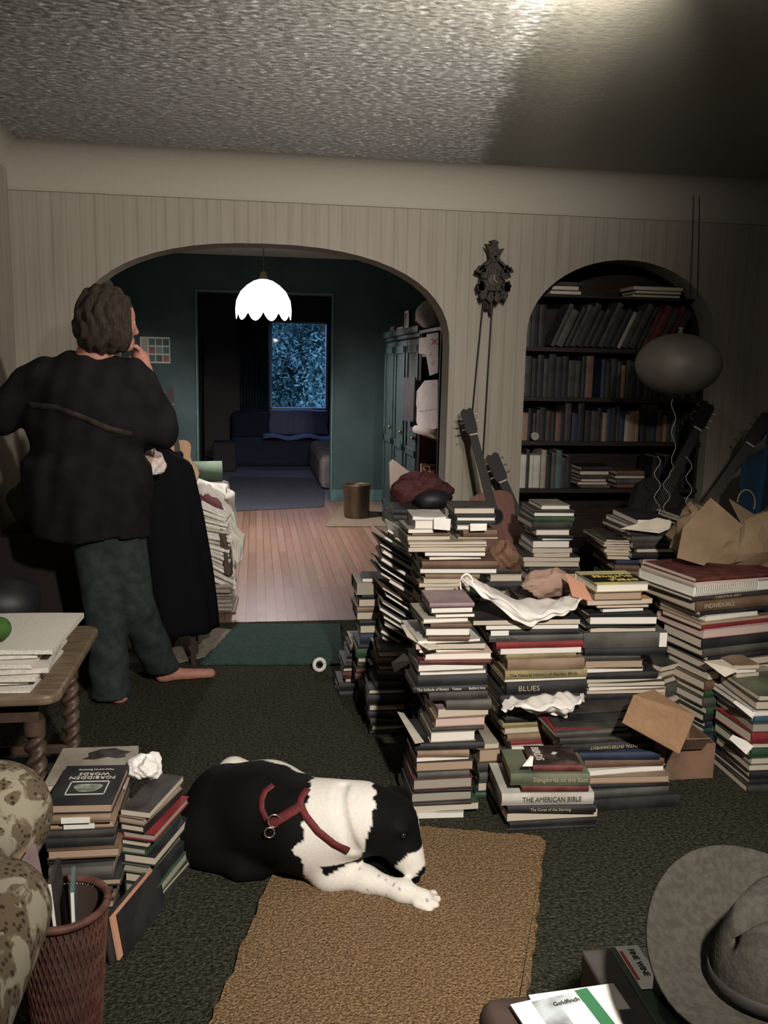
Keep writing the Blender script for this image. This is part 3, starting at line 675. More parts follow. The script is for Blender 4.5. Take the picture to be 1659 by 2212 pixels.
N_ = stack('back stack between guitar and bookcase', 3.7, 1091, [
 (1169,1232,1101,'cream','p',{'pg':'white','depth':.18,'rot':0,'what':'cream paperback'}),(1153,1240,1106,'dark','s',{'rot':-3}),(1153,1240,1116,'dark','p',{'pg':'white','rot':-3,'depth':.24}),(1154,1240,1127,'green','s'),(1150,1236,1143,'dark','s'),(1157,1230,1157,'brown','p',{'pg':'white'}),(1170,1238,1163,'black','s'),(1172,1238,1167,'white','m'),
 (1150,1230,1184,'dark','p',{'pg':'white'}),(1150,1236,1195,'grey','m'),(1153,1230,1204,'cream','m'),(1130,1250,1213,'dark','m',{'depth':.28}),(1132,1248,1224,'green','m',{'depth':.28})], 'books in the back stack', depth=.22, fillw=(1135, 1245))
O_ = stack('back right stack before the bookcase', 3.55, 1121, [
 (1376,1448,1136,'black','p',{'pg':'white','depth':.3,'rot':-2,'what':'black bright-edged hardback'}),(1370,1424,1147,'cream','p',{'pg':'white','depth':.3}),(1362,1465,1158,'dark','s',{'depth':.3}),(1364,1465,1170,'grey','s',{'depth':.3}),(1368,1462,1186,'dark','s',{'depth':.3}),(1376,1460,1193,'mauve','m',{'depth':.3}),(1365,1462,1206,'black','s',{'depth':.3})],
 'books in the back right stack', depth=.28, fillw=(1368, 1465))
stack('fanned pile before the bookcase', 3.6, 1166, [
 (1310,1362,1170,'dark','m'),(1306,1360,1176,'grey','m'),(1303,1358,1181,'maroon','m'),(1310,1362,1187,'sage','m'),(1305,1360,1194,'tan','m'),(1310,1360,1200,'dark','m'),(1312,1362,1208,'grey','p')], 'fanned magazines', depth=.3, rot=-6, fillw=(1310, 1365))
stack('dim stack behind the paper bag', 3.66, 1117, [(1475,1545,1123,'black','s'),(1475,1550,1130,'grey','m'),(1478,1550,1142,'dark','s'),(1470,1540,1155,'black','s')], 'books behind the paper bag', depth=.24)
# far-right small bundle above the edge stack
stack('short pile right of the twisted stack', 2.78, 1437, [
 (1585,1640,1446,'tan','m'),(1580,1636,1455,'cream','p',{'pg':'white'}),(1590,1642,1470,'tan','m'),(1598,1700,1484,'cream','m'),(1600,1700,1500,'brown','p')], 'books in the short right pile', depth=.2, rot=3)
# picture details on covers
def cover_patch(o, u0, u1, v0, v1, m, name='cover_picture', dz=0.0004, rot=0):
    wd, dp, th = o['wd'], o['dp'], o['th']
    return MB().box(u0*wd, u1*wd, v0*dp, v1*dp, th, th+dz).obj(name, m, o)
ob = J_[0]
cover_patch(ob, .0, 1, .14, .70, mat('black_cover_band', (0.01, 0.01, 0.01), 0.5))
for tx, v, s_ in (('DUMMIES', .57, .036), ('OPERA', .29, .036)):
    Mx = Matrix.Translation((ob['wd']*.92, ob['dp']*v, ob['th']+.0012)) @ Matrix.Rotation(R(180), 4, 'Z')
    lettering(tx, s_, mINKY, ob, Mx, 'title_lettering', sx=1.0)
lettering('FOR', .012, mINKY, ob, Matrix.Translation((ob['wd']*.55, ob['dp']*.42, ob['th']+.0012)) @ Matrix.Rotation(R(180), 4, 'Z'), 'title_lettering')
ob = S_[0]
cover_patch(ob, .02, .98, .04, .96, mat('bird_picture', (0.02, 0.015, 0.015), 0.4, (0.16, 0.10, 0.08), 14, lo=.5, hi=.75))
lettering('BIRDS', .036, mINKW, ob, Matrix.Translation((ob['wd']*.2, ob['dp']*.9, ob['th']+.0012)) @ Matrix.Rotation(R(-90), 4, 'Z'), 'title_lettering')
MB().prism([(0.55, .55), (.62, .66), (.7, .62), (.62, .5)], 0, .0005, Matrix.Translation((-.01, .0, ob['th']+.0005)) @ Matrix.Diagonal((ob['wd'], ob['dp'], 1, 1))).obj('bird_motif', mINKW, ob)
ob = S_[5]
lettering('R', .06, mINKY, ob, Matrix.Translation((.015, .03, ob['th']+.004)), 'title_lettering', sx=1.2)
ob = I_[2]
MB().box(0.0, ob['wd']*.2, -.0062, -.0045, .001, ob['th']-.001).obj('spine_label', mPAPER, ob)
ob = J_[9]
MB().box(ob['wd']*.9, ob['wd']*.99, -.0068, -.005, .002, ob['th']-.002).obj('spine_label', mPAPER, ob)
ob = L_[2]
for k in range(34):
    MB().tube([(0.012+k*0.0085, -.003, ob['th']*.2), (0.012+k*0.0085, -.009, ob['th']*.6), (0.012+k*0.0085, -.006, ob['th']*1.02), (0.012+k*0.0085, .004, ob['th']*1.02)], .0022, 5).obj('binding_loop', mPAPER, ob)
ob = I_[7]
cover_patch(ob, .02, .98, .02, .98, mat('tan_picture_cover', (0.55, 0.45, 0.33), 0.5, (0.16, 0.09, 0.06), 9, lo=.45, hi=.6))
# ================================================================ BOOKCASE in the alcove
mSHELF = mat('bookcase_wood', (0.018, 0.012, 0.01), 0.5, (0.03, 0.02, 0.015), 12, stretch=(1, 8, 8))
bc = empty('bookcase', (2.0, 5.0, 0), 'dark built-in bookcase filling the small arched alcove', 'bookcase')
SZ = [0.10, 0.40, 0.745, 1.015, 1.262, 1.535, 1.822]      # tops of the shelves
for z in SZ[:-1]:
    child(MB().box(1.457, 2.543, 4.76, 5.118, z-0.024, z).obj('shelf', mSHELF, bevel=.002), bc)
child(MB().box(1.50, 2.50, 4.80, 5.118, SZ[-1]-0.012, SZ[-1]).obj('shelf', mSHELF), bc)
child(MB().box(1.457, 2.543, 5.10, 5.119, 0, 2.0).obj('back_panel', mSHELF), bc)
for xa in (1.457, 2.525): child(MB().box(xa, xa+.018, 4.78, 5.10, 0, 1.55).obj('side_panel', mSHELF), bc)
SHN = ['lowest', 'second lowest', 'third lowest', 'fourth lowest', 'fifth lowest', 'highest']
shcol = ['dark', 'black', 'navy', 'grey', 'brown', 'maroon', 'dark', 'black', 'green', 'tan', 'grey', 'dark', 'cream', 'teal']
def shelf_book(x, y, z, t, h, d, cov, tilt, label, grp):
    b = MB(); p = MB()
    tt = 0.0018
    b.box(-t/2, -t/2+tt, 0, d, 0, h).box(t/2-tt, t/2, 0, d, 0, h)
    n = 5; vs = []
    for i in range(n+1):
        q = math.pi*i/n; xx = -t/2+t*i/n; yy = -0.003*math.sin(q)
        vs += [(xx, yy, 0), (xx, yy, h)]
    b.add(vs, [(2*i, 2*i+2, 2*i+3, 2*i+1) for i in range(n)])
    o = b.obj('book', BC[cov][0]); o.location = (x, y, z); o.rotation_euler = (0, tilt, 0)
    p.box(-t/2+tt, t/2-tt, 0.001, d-.002, 0.002, h-.003).obj('page_block', PG['cream'], o)
    tag(o, label, 'book', grp); return o
def run(si, x0, x1, hmin, hmax, tiltdeg, cols, tmin=.022, tmax=.044, count0=0, extra=''):
    z = SZ[si]; x = x0; k = count0; ta = R(tiltdeg); prev = None
    while True:
        t = rnd.uniform(tmin, tmax); h = rnd.uniform(hmin, hmax)
        step = t/math.cos(ta)+.0012
        if x+step+max(0, h*math.sin(ta)) > x1: break
        cov = rnd.choice(cols)
        k += 1
        xx = x+step/2; zoff = (t/2)*abs(math.sin(ta))
        lab = f"{'slim' if t < .024 else 'thick' if t > .034 else 'medium'} {BC[cov][1]} {'leaning' if abs(tiltdeg) > 6 else 'upright'} book, {ORD[k-1] if k > 1 else 'first'} from left, {SHN[si-0]} alcove bookcase shelf" if k <= 40 else f"{BC[cov][1]} upright book, place {k} from left, {SHN[si-0]} alcove bookcase shelf"
        shelf_book(xx, 4.775+rnd.uniform(0, .03), z+zoff+.0006, t, h, rnd.uniform(.15, .2), cov, ta, lab, 'books on the bookcase shelves')
        x += step
    return k, x
Dk = ['dark', 'black', 'black', 'black', 'navy', 'dark', 'dark', 'black', 'brown']
k, x = run(5, 1.48, 1.60, .21, .235, 0, ['dark', 'grey', 'black'])
k, x = run(5, 1.62, 2.50, .215, .27, 24, ['dark', 'black', 'grey', 'dark', 'navy', 'black', 'black', 'maroon', 'tan', 'black', 'dark', 'cream'], count0=k)
k, x = run(4, 1.48, 1.90, .19, .235, 0, Dk)
k, x = run(4, x+.004, 2.15, .2, .22, -9, ['grey', 'cream', 'dark', 'black'], count0=k) if False else (k, x)
x += .05
k, x = run(4, x, 2.51, .17, .225, 0, Dk+['tan', 'grey'], count0=k)
k, x = run(3, 1.48, 2.51, .15, .215, 0, Dk+['tan', 'grey', 'mauve', 'grey', 'teal', 'cream'], .018, .040)
k, x = run(2, 1.48, 1.80, .17, .22, 0, ['dark', 'grey', 'cream', 'white', 'black', 'teal', 'dark'], .020, .036)
# flat pile on that shelf
def flat(si, x0, x1, n, cols, what, z0=None):
    z = SZ[si]+.0006 if z0 is None else z0
    for i in range(n):
        t = rnd.uniform(.016, .03); cov = rnd.choice(cols)
        a = x0+rnd.uniform(0, .02); b = x1-rnd.uniform(0, .03)
        book((a, 4.785+rnd.uniform(0, .02), z), b-a, .19, t, 0, cov, rnd.choice('fb'), 'cream', False, f"{BC[cov][1]} flat book, {ORD[i] if i else 'first'} from bottom, {what}", 'flat books in the bookcase')
        z += t+.0006
flat(2, 1.83, 2.03, 6, ['dark', 'grey', 'tan', 'black'], 'left flat pile in the arched bookcase')
flat(2, 2.05, 2.24, 4, ['dark', 'grey', 'black', 'brown'], 'right flat pile in the arched bookcase')
k2, x2 = run(2, 2.27, 2.5, .15, .2, 0, Dk, count0=12)
flat(6, 1.60, 1.80, 3, ['grey', 'cream', 'dark'], 'left pile at the top of the arched alcove')
flat(6, 2.08, 2.40, 3, ['dark', 'grey', 'tan'], 'right pile at the top of the arched alcove')
# glass ball / round clock on shelf
gc = empty('round_clock', W(1158, 937, 4.74), 'small round glass faced clock on a bookcase shelf at the left', 'clock')
rr = .026
MB().lathe([(.001, 0), (rr*.8, 0), (rr, .004), (rr, .016), (rr*.85, .02), (.001, .02)], M=Matrix.Rotation(R(90), 4, 'X'), n=28).obj('case', mat('steel_rim', (0.5, 0.5, 0.48), 0.25, metal=.9), gc, smooth=True)
MB().lathe([(.001, .0205), (rr*.85, .0205)], M=Matrix.Rotation(R(90), 4, 'X'), n=28).obj('dial', mat('dial_glass', (0.3, 0.28, 0.25), 0.1, spec=.8), gc)
gc.location.z = SZ[3]+rr+.002; gc.location.y = 4.772
# ================================================================ CUCKOO CLOCK
mCK = mat('carved_dark_wood', (0.02, 0.014, 0.01), 0.55, (0.035, 0.025, 0.018), 40, bump=.5, bscale=80)
ck = empty('cuckoo_clock', (1.235, 4.70, 1.86), 'dark carved cuckoo clock on the wall between the two arches', 'clock')
MB().prism([(-.055, -.045), (.055, -.045), (.055, .06), (0, .115), (-.055, .06)], 0, .09, Matrix.Rotation(R(90), 4, 'X')).obj('case', mCK, ck)
rf = MB()
for sgn in (-1, 1):
    rf.box(-.01, .105, -.112, -.0, 0, .012, Matrix.Translation((0, 0, .118)) @ Matrix.Rotation(R(40), 4, 'Y') if sgn > 0 else Matrix.Diagonal((-1, 1, 1, 1)) @ Matrix.Translation((0, 0, .118)) @ Matrix.Rotation(R(40), 4, 'Y'))
rf.obj('roof', mCK, ck)
cv = MB(); r_ = random.Random(5)
def leaf(b, c, ang, l, wd_, y=-.1, t=.012):
    pts = [(0, 0), (l*.25, wd_*.6), (l*.45, wd_*.35), (l*.6, wd_*.55), (l, 0), (l*.6, -wd_*.55), (l*.45, -wd_*.35), (l*.25, -wd_*.6)]
    M0 = Matrix.Translation((c[0], y, c[1])) @ Matrix.Rotation(R(90), 4, 'X') @ Matrix.Rotation(R(ang), 4, 'Z')
    b.prism(pts, -t, t, M0)
for a, c in (((200), (-.045, .07)), ((235), (-.05, .0)), ((-20), (.045, .07)), ((-55), (.05, .0)), ((250), (-.045, -.04)), ((-70), (.045, -.04)), ((265), (-.015, -.05)), ((-85), (.015, -.05)), ((95), (-.05, .01)), ((85), (.05, .01)), ((110), (-.06, -.05)), ((70), (.06, -.05))):
    leaf(cv, c, a, .06, .04)
cv.obj('carved_leaves', mCK, ck)
bd = MB()
bd.prism([(-.02, .10), (.02, .10), (.03, .14), (.05, .17), (.02, .165), (.012, .185), (.018, .2), (-.004, .212), (-.03, .205), (-.018, .195), (-.02, .175), (-.052, .19), (-.03, .15)], .06, .1, Matrix.Rotation(R(90), 4, 'X'))
bd.obj('carved_bird', mCK, ck)
MB().lathe([(.001, 0), (.032, 0), (.032, .006), (.001, .008)], M=Matrix.Translation((0, -.09, .01)) @ Matrix.Rotation(R(90), 4, 'X'), n=24).obj('dial', mat('clock_dial_wood', (0.035, 0.025, 0.02), .5), ck)
hd = MB()
hd.box(-.0015, .0015, -.102, -.1, .01, .036, Matrix.Rotation(R(0), 4, 'Y')).box(-.0015, .0015, -.104, -.1025, 0, .024, Matrix.Translation((0, 0, .01)) @ Matrix.Rotation(R(130), 4, 'Y'))
hd.obj('clock_hands', mat('bone', (.35, .32, .26), .5), ck)
MB().tube([(-.012, -.05, -.045), (-.018, -.05, -.11)], .003, 6).lathe([(.001, -.145), (.014, -.14), (.02, -.115), (.014, -.095), (.001, -.09)], c=(-.02, -.05, 0), n=14).obj('pendulum', mCK, ck)
MB().lathe([(.001, -.17), (.009, -.16), (.012, -.12), (.009, -.06), (.001, -.05)], c=(.0, -.06, 0), n=12).obj('weight', mCK, ck)
for x0, xe, ze in ((-.035, -.075, -.72), (.012, -.005, -.94)):
    MB().tube([(x0, -.05, -.045), (x0*.5+xe*.5, -.045, ze*.5), (xe, -.04, ze)], .0028, 6).obj('chain', mat('chain_iron', (.04, .03, .025), .5), ck)
# ================================================================ BALLOON
bl = W(1465, 787, 3.8)
b_ = empty('balloon', bl, 'dull silver oval balloon floating in front of the bookcase', 'balloon')
MB().lathe([(.19*math.cos(a), .137*math.sin(a)*(1-.0*a)) for a in np.linspace(-math.pi/2+.001, math.pi/2-.001, 22)], n=40).obj('balloon_skin', mat('dull_foil', (.11, .10, .085), .55, (.15, .135, .11), 6, spec=.5), b_, smooth=True)
MB().lathe([(.001, .133), (.014, .14), (.006, .15), (.016, .162), (.001, .165)], n=12).obj('balloon_neck', MATS['dull_foil'], b_, smooth=True)
def curl(x, ys, y1, Y, amp, n=14, lab=''):
    p = [W(x+amp*math.sin(i*1.1+x), ys+(y1-ys)*i/n, Y) for i in range(n+1)]
    return p
rb = curl(1455, 862, 1010, 3.8, 5) + curl(1440, 1020, 1140, 3.8, 8)
o = MB().tube([p-Vector(bl) for p in rb], .0016, 5).obj('ribbon', mat('pale_ribbon', (.3, .28, .25), .5), b_)
for x in (1420, 1488):
    c = curl(x, 985, 1110, 3.78, 7); m = MB().tube(c, .0018, 5)
    tag(m.obj('ribbon', MATS['pale_ribbon'], loc=c[-1]), 'pale curly ribbon hanging %s the balloon ribbon in front of the bookcase' % ('left of' if x < 1450 else 'right of'), 'ribbon')
# two thin cords at the right wall
for px, px2 in ((1511, 1506), (1499, 1490)):
    a = W(px, 385, 4.66); c = W(px2, 640, 4.66)
    tag(MB().tube([a, (a+c)/2+Vector((.003, 0, 0)), c], .003, 6).obj('hanging_cord', mat('dark_cord', (.05, .045, .04), .8), loc=a), '%s thin dark cord hanging at the upper right of the alcove' % ('straight right-hand' if px > 1505 else 'slanted left-hand'), 'cord')
# ================================================================ GUITARS
def guitar(loc, head_dir, scale, top, side, neck, label, face=0.0, hole=True, tiltside=0.0, headlen=.19, dark=False):
    """local: body bottom at origin, neck along +Z, face towards -Y"""
    root = empty('guitar', loc, label, 'guitar', 'acoustic guitars')
    pr = []
    for z, w_ in ((0, .0), (.004, .06), (.02, .12), (.06, .168), (.12, .19), (.18, .18), (.24, .145), (.28, .125), (.31, .122), (.35, .13), (.40, .142), (.44, .138), (.47, .115), (.488, .07), (.492, 0)):
        pr.append((w_, z))
    poly = [(x, z) for x, z in pr] + [(-x, z) for x, z in reversed(pr[1:-1])]
    M0 = Matrix.Rotation(R(90), 4, 'X')
    MB().prism(poly, -.045, .045, M0).obj('body', side, root, bevel=.004)
    MB().prism([(x*.985, z*.99+.002) for x, z in poly], .0455, .0475, M0).obj('soundboard', top, root)
    if hole:
        MB().prism([(.047*math.cos(a), .33+.047*math.sin(a)) for a in np.linspace(0, 2*math.pi, 25)[:-1]], .048, .0486, M0).obj('sound_hole', mat('sound_hole_dark', (.004, .004, .004), .9), root)
        MB().prism([(.056*math.cos(a), .33+.056*math.sin(a)) for a in np.linspace(0, 2*math.pi, 25)[:-1]], .0476, .0479, M0).obj('rosette', neck, root)
    MB().box(-.07, .07, -.058, -.048, .125, .15).obj('bridge', neck, root, bevel=.002)
    MB().prism([(-.028, .37), (.028, .37), (.024, .86), (-.024, .86)], .048, .056, M0).obj('fretboard', neck, root)
    MB().prism([(-.025, .48), (.025, .48), (.022, .86), (-.022, .86)], .024, .048, M0).obj('neck', side, root, bevel=.006)
    nut = MB().box(-.023, .023, -.06, -.05, .858, .866).obj('nut', mat('bone_nut', (.5, .46, .38), .5), root)
    hdk = MB().prism([(-.026, .866), (.026, .866), (.036, .9), (.038, 1.03), (.02, 1.045), (0, 1.035), (-.02, 1.045), (-.038, 1.03), (-.036, .9)], .025, .045, Matrix.Rotation(R(90), 4, 'X')).obj('headstock', neck, root)
    for s_ in (-1, 1):
        for z in (.91, .955, 1.0):
            MB().tube([(s_*.036, -.035, z), (s_*.058, -.035, z)], [.003, .007], 8).obj('tuning_peg', mat('peg_metal', (.25, .24, .22), .35, metal=.8), hdk)
    st = MB()
    for i in range(6):
        x = (i-2.5)*.008; st.tube([(x*1.3, -.060, .14), (x, -.062, .862)], .0006, 4, caps=False)
    st.obj('strings', mat('string_metal', (.35, .33, .3), .4, metal=.7), root)
    root.scale = (scale,)*3
    return root
def aim(root, d, facing):
    """neck direction d, front facing vector"""
    z = Vector(d).normalized(); y = -Vector(facing); y = (y - z*y.dot(z)).normalized(); x = y.cross(z)
    root.rotation_euler = Matrix((x, y, z)).transposed().to_euler()
mROSE = mat('rosewood', (.035, .02, .015), .45); mSPR = mat('spruce_top', (.62, .36, .18), .4, (.5, .28, .13), 30, stretch=(8, 1, .3))
mMAH = mat('mahogany_top', (.15, .055, .035), .45, (.11, .04, .028), 20, stretch=(8, 1, .5)); mBLK = mat('ebony', (.012, .01, .01), .5)
# dining room guitar: head at (365,840), body hole (383,988)
Yg = 5.9
h1 = W(366, 842, Yg+.1); s1 = W(385, 985, Yg); d = (h1-s1)
sc = d.length/.70
base = s1 - d.normalized()*.33*sc
g1 = guitar(base, d, sc, mSPR, mROSE, mROSE, 'light spruce topped guitar standing behind the person in the dining room'); aim(g1, d, (0.12, -1, 0.05))
# living room guitar in front of the wall between arches
h2 = W(1010, 905, 4.55); s2 = W(1066, 1120, 4.30); d = (h2-s2)
sc = d.length/.66; base = s2-d.normalized()*.33*sc
g2 = guitar(base, d, sc, mMAH, mROSE, mBLK, 'red brown guitar with dark neck leaning at the wall below the cuckoo clock'); aim(g2, d, (-.05, -1, .1))
h3 = W(1068, 1000, 4.6); s3 = W(1125, 1130, 4.42); d = (h3-s3); sc = .95
g3 = guitar(h3-d.normalized()*1.0*sc, d, sc, mROSE, mROSE, mBLK, 'dark guitar with its neck leaning right of the red brown guitar', hole=False); aim(g3, d, (-.3, -1, .3))
# right side: dark long necks
h4 = W(1668, 885, 4.15); s4 = W(1545, 1060, 4.15); d = h4-s4; g4 = guitar(h4-d.normalized()*1.08, d, 1.0, mBLK, mBLK, mBLK, 'black guitar with its neck slanting to the upper right edge, beside the paper bag', hole=False); aim(g4, d, (-.3, -1, .2))
h5 = W(1522, 880, 4.3); s5 = W(1425, 1075, 4.1); d = h5-s5; g5 = guitar(h5-d.normalized()*.98, d, .95, mBLK, mBLK, mBLK, 'dark guitar leaning in front of the bookcase below the balloon', hole=False); aim(g5, d, (-.1, -1, .2))
# blue cloth at right edge
def clothy(u, v):
    x0 = W(1590, 1090, 3.9); x1 = W(1720, 1090, 3.9)
    p = Vector((x0.x+(x1.x-x0.x)*u, 3.9+.05*math.sin(u*17)+.03*math.sin(v*5), .0+1.25*v*(1-.25*(1-u)**2)))
    return p
o = MB().grid(clothy, 30, 12).obj('curtain', mat('dark_blue_cloth', (.01, .03, .06), .9, (.015, .045, .09), 6), smooth=True, solid=.004, loc=(2.3, 3.9, 0)); tag(o, 'dark blue cloth hanging at the right edge beside the guitar neck', 'cloth')
# ================================================================ PAPER BAG
mKR = mat('kraft_paper', (.235, .165, .10), .85, (.20, .135, .08), 9, bump=.35, bscale=9, bdist=.02)
zb = W(1600, 1215, 3.12).z
def bagpt(px, py, Y): return W(px, py, Y)
bagr = empty('paper_bag', (1.86, 3.16, zb-.02), 'crumpled brown kraft paper bag lying on top of the wide right stack', 'bag')
def bag():
    # crumpled rounded volume: rings of wrinkled polygon
    b = MB(); r = random.Random(11)
    c = Vector((1.88, 3.2, 0)); n = 22; rings = 9
    prof = [(.12, 0), (.19, .012), (.225, .045), (.235, .08), (.22, .115), (.19, .145), (.165, .17), (.15, .19), (.14, .20)]
    vs = []
    for i, (rr_, z) in enumerate(prof):
        for k in range(n):
            q = 2*math.pi*k/n; sq = 1/max(abs(math.cos(q)), abs(math.sin(q)))**.55
            j = 1+r.uniform(-.07, .07)
            x = rr_*1.02*math.cos(q)*sq*j; y = rr_*.72*math.sin(q)*sq*j
            vs.append((c.x+x+z*-.12, c.y+y, zb-.02+z*(1+.18*math.cos(q*2+1))+r.uniform(-.006, .006)))
    b.add(vs, [(i*n+k, i*n+(k+1) % n, (i+1)*n+(k+1) % n, (i+1)*n+k) for i in range(rings-1) for k in range(n)]+[tuple(reversed(range(n)))])
    return b
child(bag().obj('bag_body', mKR, solid=.002), bagr)
fl = MB()
p0 = [W(1535, 1075, 3.1), W(1605, 1135, 3.06), W(1520, 1222, 3.02), W(1462, 1205, 3.04), W(1475, 1140, 3.06)]
fl.add(p0, [(0, 1, 2, 3, 4)]); p1 = [W(1575, 1078, 3.2), W(1659, 1130, 3.18), W(1660, 1200, 3.1), W(1590, 1215, 3.03), W(1603, 1133, 3.08)]
fl.add(p1, [(0, 1, 2, 3, 4)])
child(fl.obj('folded_flap', mKR, solid=.003), bagr)
hp = [W(1612+19*math.cos(a), 1085-27*math.sin(a), 3.2) for a in np.linspace(-.6, math.pi, 12)]
child(MB().tube(hp, .0025, 6).obj('handle', mKR), bagr)
# cardboard sheet
q = [W(1412, 1490, 2.78), W(1502, 1545, 2.66), W(1467, 1628, 2.46), W(1344, 1560, 2.42), W(1368, 1502, 2.6)]
tag(MB().add(q, [(0, 1, 2, 3, 4)]).obj('cardboard_sheet', mat('brown_cardboard', (.38, .23, .13), .9, (.33, .2, .11), 60, stretch=(1, 1, .1)), solid=.004, loc=q[2]), 'torn brown cardboard sheet sticking out of the opera column', 'cardboard')
# brown box low behind cardboard
bx = empty('cardboard_box', (1.62, 2.95, 0), 'low open brown cardboard box on the carpet between the stacks', 'box')
child(MB().box(1.42, 1.60, 2.72, 2.724, .0, .13).box(1.42, 1.424, 2.724, 2.9, .0, .13).box(1.596, 1.6, 2.724, 2.9, 0, .13).box(1.42, 1.6, 2.9, 2.904, 0, .13).box(1.424, 1.596, 2.724, 2.9, 0, .004).obj('carton', mat('worn_carton', (.24, .14, .09), .9, (.12, .08, .055), 8)), bx)
child(MB().box(0, .1, 0, .004, 0, .08, Matrix.Translation((1.44, 2.70, .12)) @ Matrix.Rotation(R(40), 4, 'X')).obj('flap', MATS['worn_carton']), bx)
# ================================================================ PLASTIC BAGS
mPL = mat('white_plastic', (.80, .77, .72), .38, (.72, .69, .64), 8, spec=.5)
def plastic(name, top, bot, Y0, Y1, lab, seed, handle=None, droop=.0):
    r = random.Random(seed); n = len(top)-1; b = MB()
    def fn(u, v):
        i = min(int(u*n), n-1); f = u*n-i
        a = W(top[i][0]*(1-f)+top[i+1][0]*f, top[i][1]*(1-f)+top[i+1][1]*f, Y1)
        c = W(bot[i][0]*(1-f)+bot[i+1][0]*f, bot[i][1]*(1-f)+bot[i+1][1]*f, Y0)
        p = a.lerp(c, v); bul = math.sin(math.pi*min(1, v*1.1))
        wr = .007*math.sin(u*21+v*6+seed+2*math.sin(v*4))+.004*math.sin(u*43-v*11+math.sin(u*9)*2)+.0025*math.sin(v*23+u*13)
        edge = min(1, 6*u, 6*(1-u))
        return p + Vector((0, -.065*bul*edge + wr, .012*bul*edge+wr*.5))
    b.grid(fn, 70, 26)
    o = b.obj(name, mPL, smooth=True, solid=.0025, loc=W((top[n//2][0]), bot[n//2][1], Y0)); tag(o, lab, 'plastic bag'); return o
pb = plastic('plastic_bag', [(1012,1242),(1040,1258),(1070,1275),(1110,1290),(1160,1298),(1205,1290),(1235,1284),(1256,1283)], [(1000,1252),(1035,1282),(1062,1300),(1108,1338),(1150,1350),(1200,1335),(1238,1316),(1257,1298)], 2.70, 2.84, 'white plastic carrier bag draped over the top of the centre column', 2)
hp = [W(1008+14*math.cos(a), 1262-22*math.sin(a), 2.74) for a in np.linspace(-.2, 4.6, 14)]
child(MB().tube(hp, .0035, 6).obj('handle_loop', mPL, smooth=True), pb)
plastic('plastic_bag', [(1086,1516),(1110,1508),(1140,1508),(1175,1500),(1210,1496),(1246,1500),(1262,1500)], [(1083,1534),(1105,1528),(1140,1534),(1185,1545),(1222,1546),(1240,1520),(1258,1508)], 2.67, 2.71, 'crumpled plastic bag squeezed under the black BLUES book', 5)
# crumpled tan paper behind centre column
def crump(name, c, r3, m, lab, cat, seed=1):
    rr_ = random.Random(seed); b = MB(); n, k = 18, 10; ph = [rr_.uniform(0, 6) for _ in range(6)]
    vs = []
    def fn(u, v):
        a = 2*math.pi*u; e = math.pi*(v-.5)
        q = 1+.15*math.sin(3*a+ph[0]+4*v)+.07*math.sin(5*a+ph[1]-5*e)+.035*math.sin(9*a+ph[2]+9*e)
        return Vector((c[0]+r3[0]*q*math.cos(a)*math.cos(e), c[1]+r3[1]*q*math.sin(a)*math.cos(e), max(c[2]-r3[2]*.8, c[2]+r3[2]*q*math.sin(e))))
    b.grid(fn, 36, 18); o = b.obj(name, m, smooth=False, loc=(c[0], c[1], c[2]-r3[2]*.8)); return tag(o, lab, cat)
tp = W(1190, 1262, 2.98); crump('crumpled_paper', tp, (.1, .06, .05), mat('pinkish_wrapping', (.36, .24, .18), .8, (.26, .16, .12), 8), 'crumpled pinkish brown wrapping paper behind the white plastic bag', 'paper', 3)
stack('short stack under the wrapping paper', 2.99, 1290, [(1120,1235,1300,'dark','s'),(1125,1236,1316,'tan','m'),(1118,1230,1335,'black','s')], 'books under the wrapping paper', depth=.18)
tp = W(1090, 1205, 3.3); crump('crumpled_bag', tp, (.06, .08, .06), mat('brown_paper', (.2, .11, .07), .8, (.12, .06, .04), 12), 'crumpled red brown paper bag in the gap beside the middle stack', 'bag', 9)
stack('dark pile under the crumpled brown bag', 3.25, 1225, [(1055,1125,1240,'dark','s'),(1058,1128,1256,'cream','p'),(1050,1124,1275,'black','s')], 'books in the gap', depth=.17)
# ================================================================ RUGS
def rug(name, corners, th, m, lab, rad=.05, n=8, z0=0.0, wob=.006):
    c = [Vector(p) for p in corners]; pts = []
    for i in range(4):
        p = c[i]; a = (c[i-1]-p); b_ = (c[(i+1) % 4]-p); a.normalize(); b_.normalize()
        for k in range(n+1):
            t = k/n; pts.append(p + a*rad*(1-t)**2 + b_*rad*t**2)
    # subdivide edges w/ wobble
    out = []
    r = random.Random(len(name)*7)
    for i, p in enumerate(pts):
        q_ = pts[(i+1) % len(pts)]; L = (q_-p).length; m_ = max(1, int(L/.03))
        for k in range(m_):
            v = p.lerp(q_, k/m_); out.append((v.x+r.uniform(-wob, wob), v.y+r.uniform(-wob, wob)))
    o = MB().prism(out, z0+.0005, z0+th).obj(name, m, bevel=th*.35, loc=(sum(p.x for p in c)/4, sum(p.y for p in c)/4, z0))
    return tag(o, lab, 'rug')
mTAN = mat('tan_rug_pile', (.13, .078, .04), 1.0, (.34, .225, .12), 150, bump=1.0, bscale=190, spec=.1, bdist=.015, detail=6)
rug('rug', [G(420, 2300), G(1125, 2290), G(1178, 1815), G(640, 1770)], .014, mTAN, 'worn tan brown rug under the dog on the green carpet', .05)
rug('doormat', [G(432, 1437), G(742, 1436), G(738, 1350), G(512, 1350)], .008, mat('green_mat_pile', (.02, .05, .04), 1, (.035, .075, .06), 60, bump=.6, bscale=90), 'dark green mat between the carpet and the floorboards', .02)
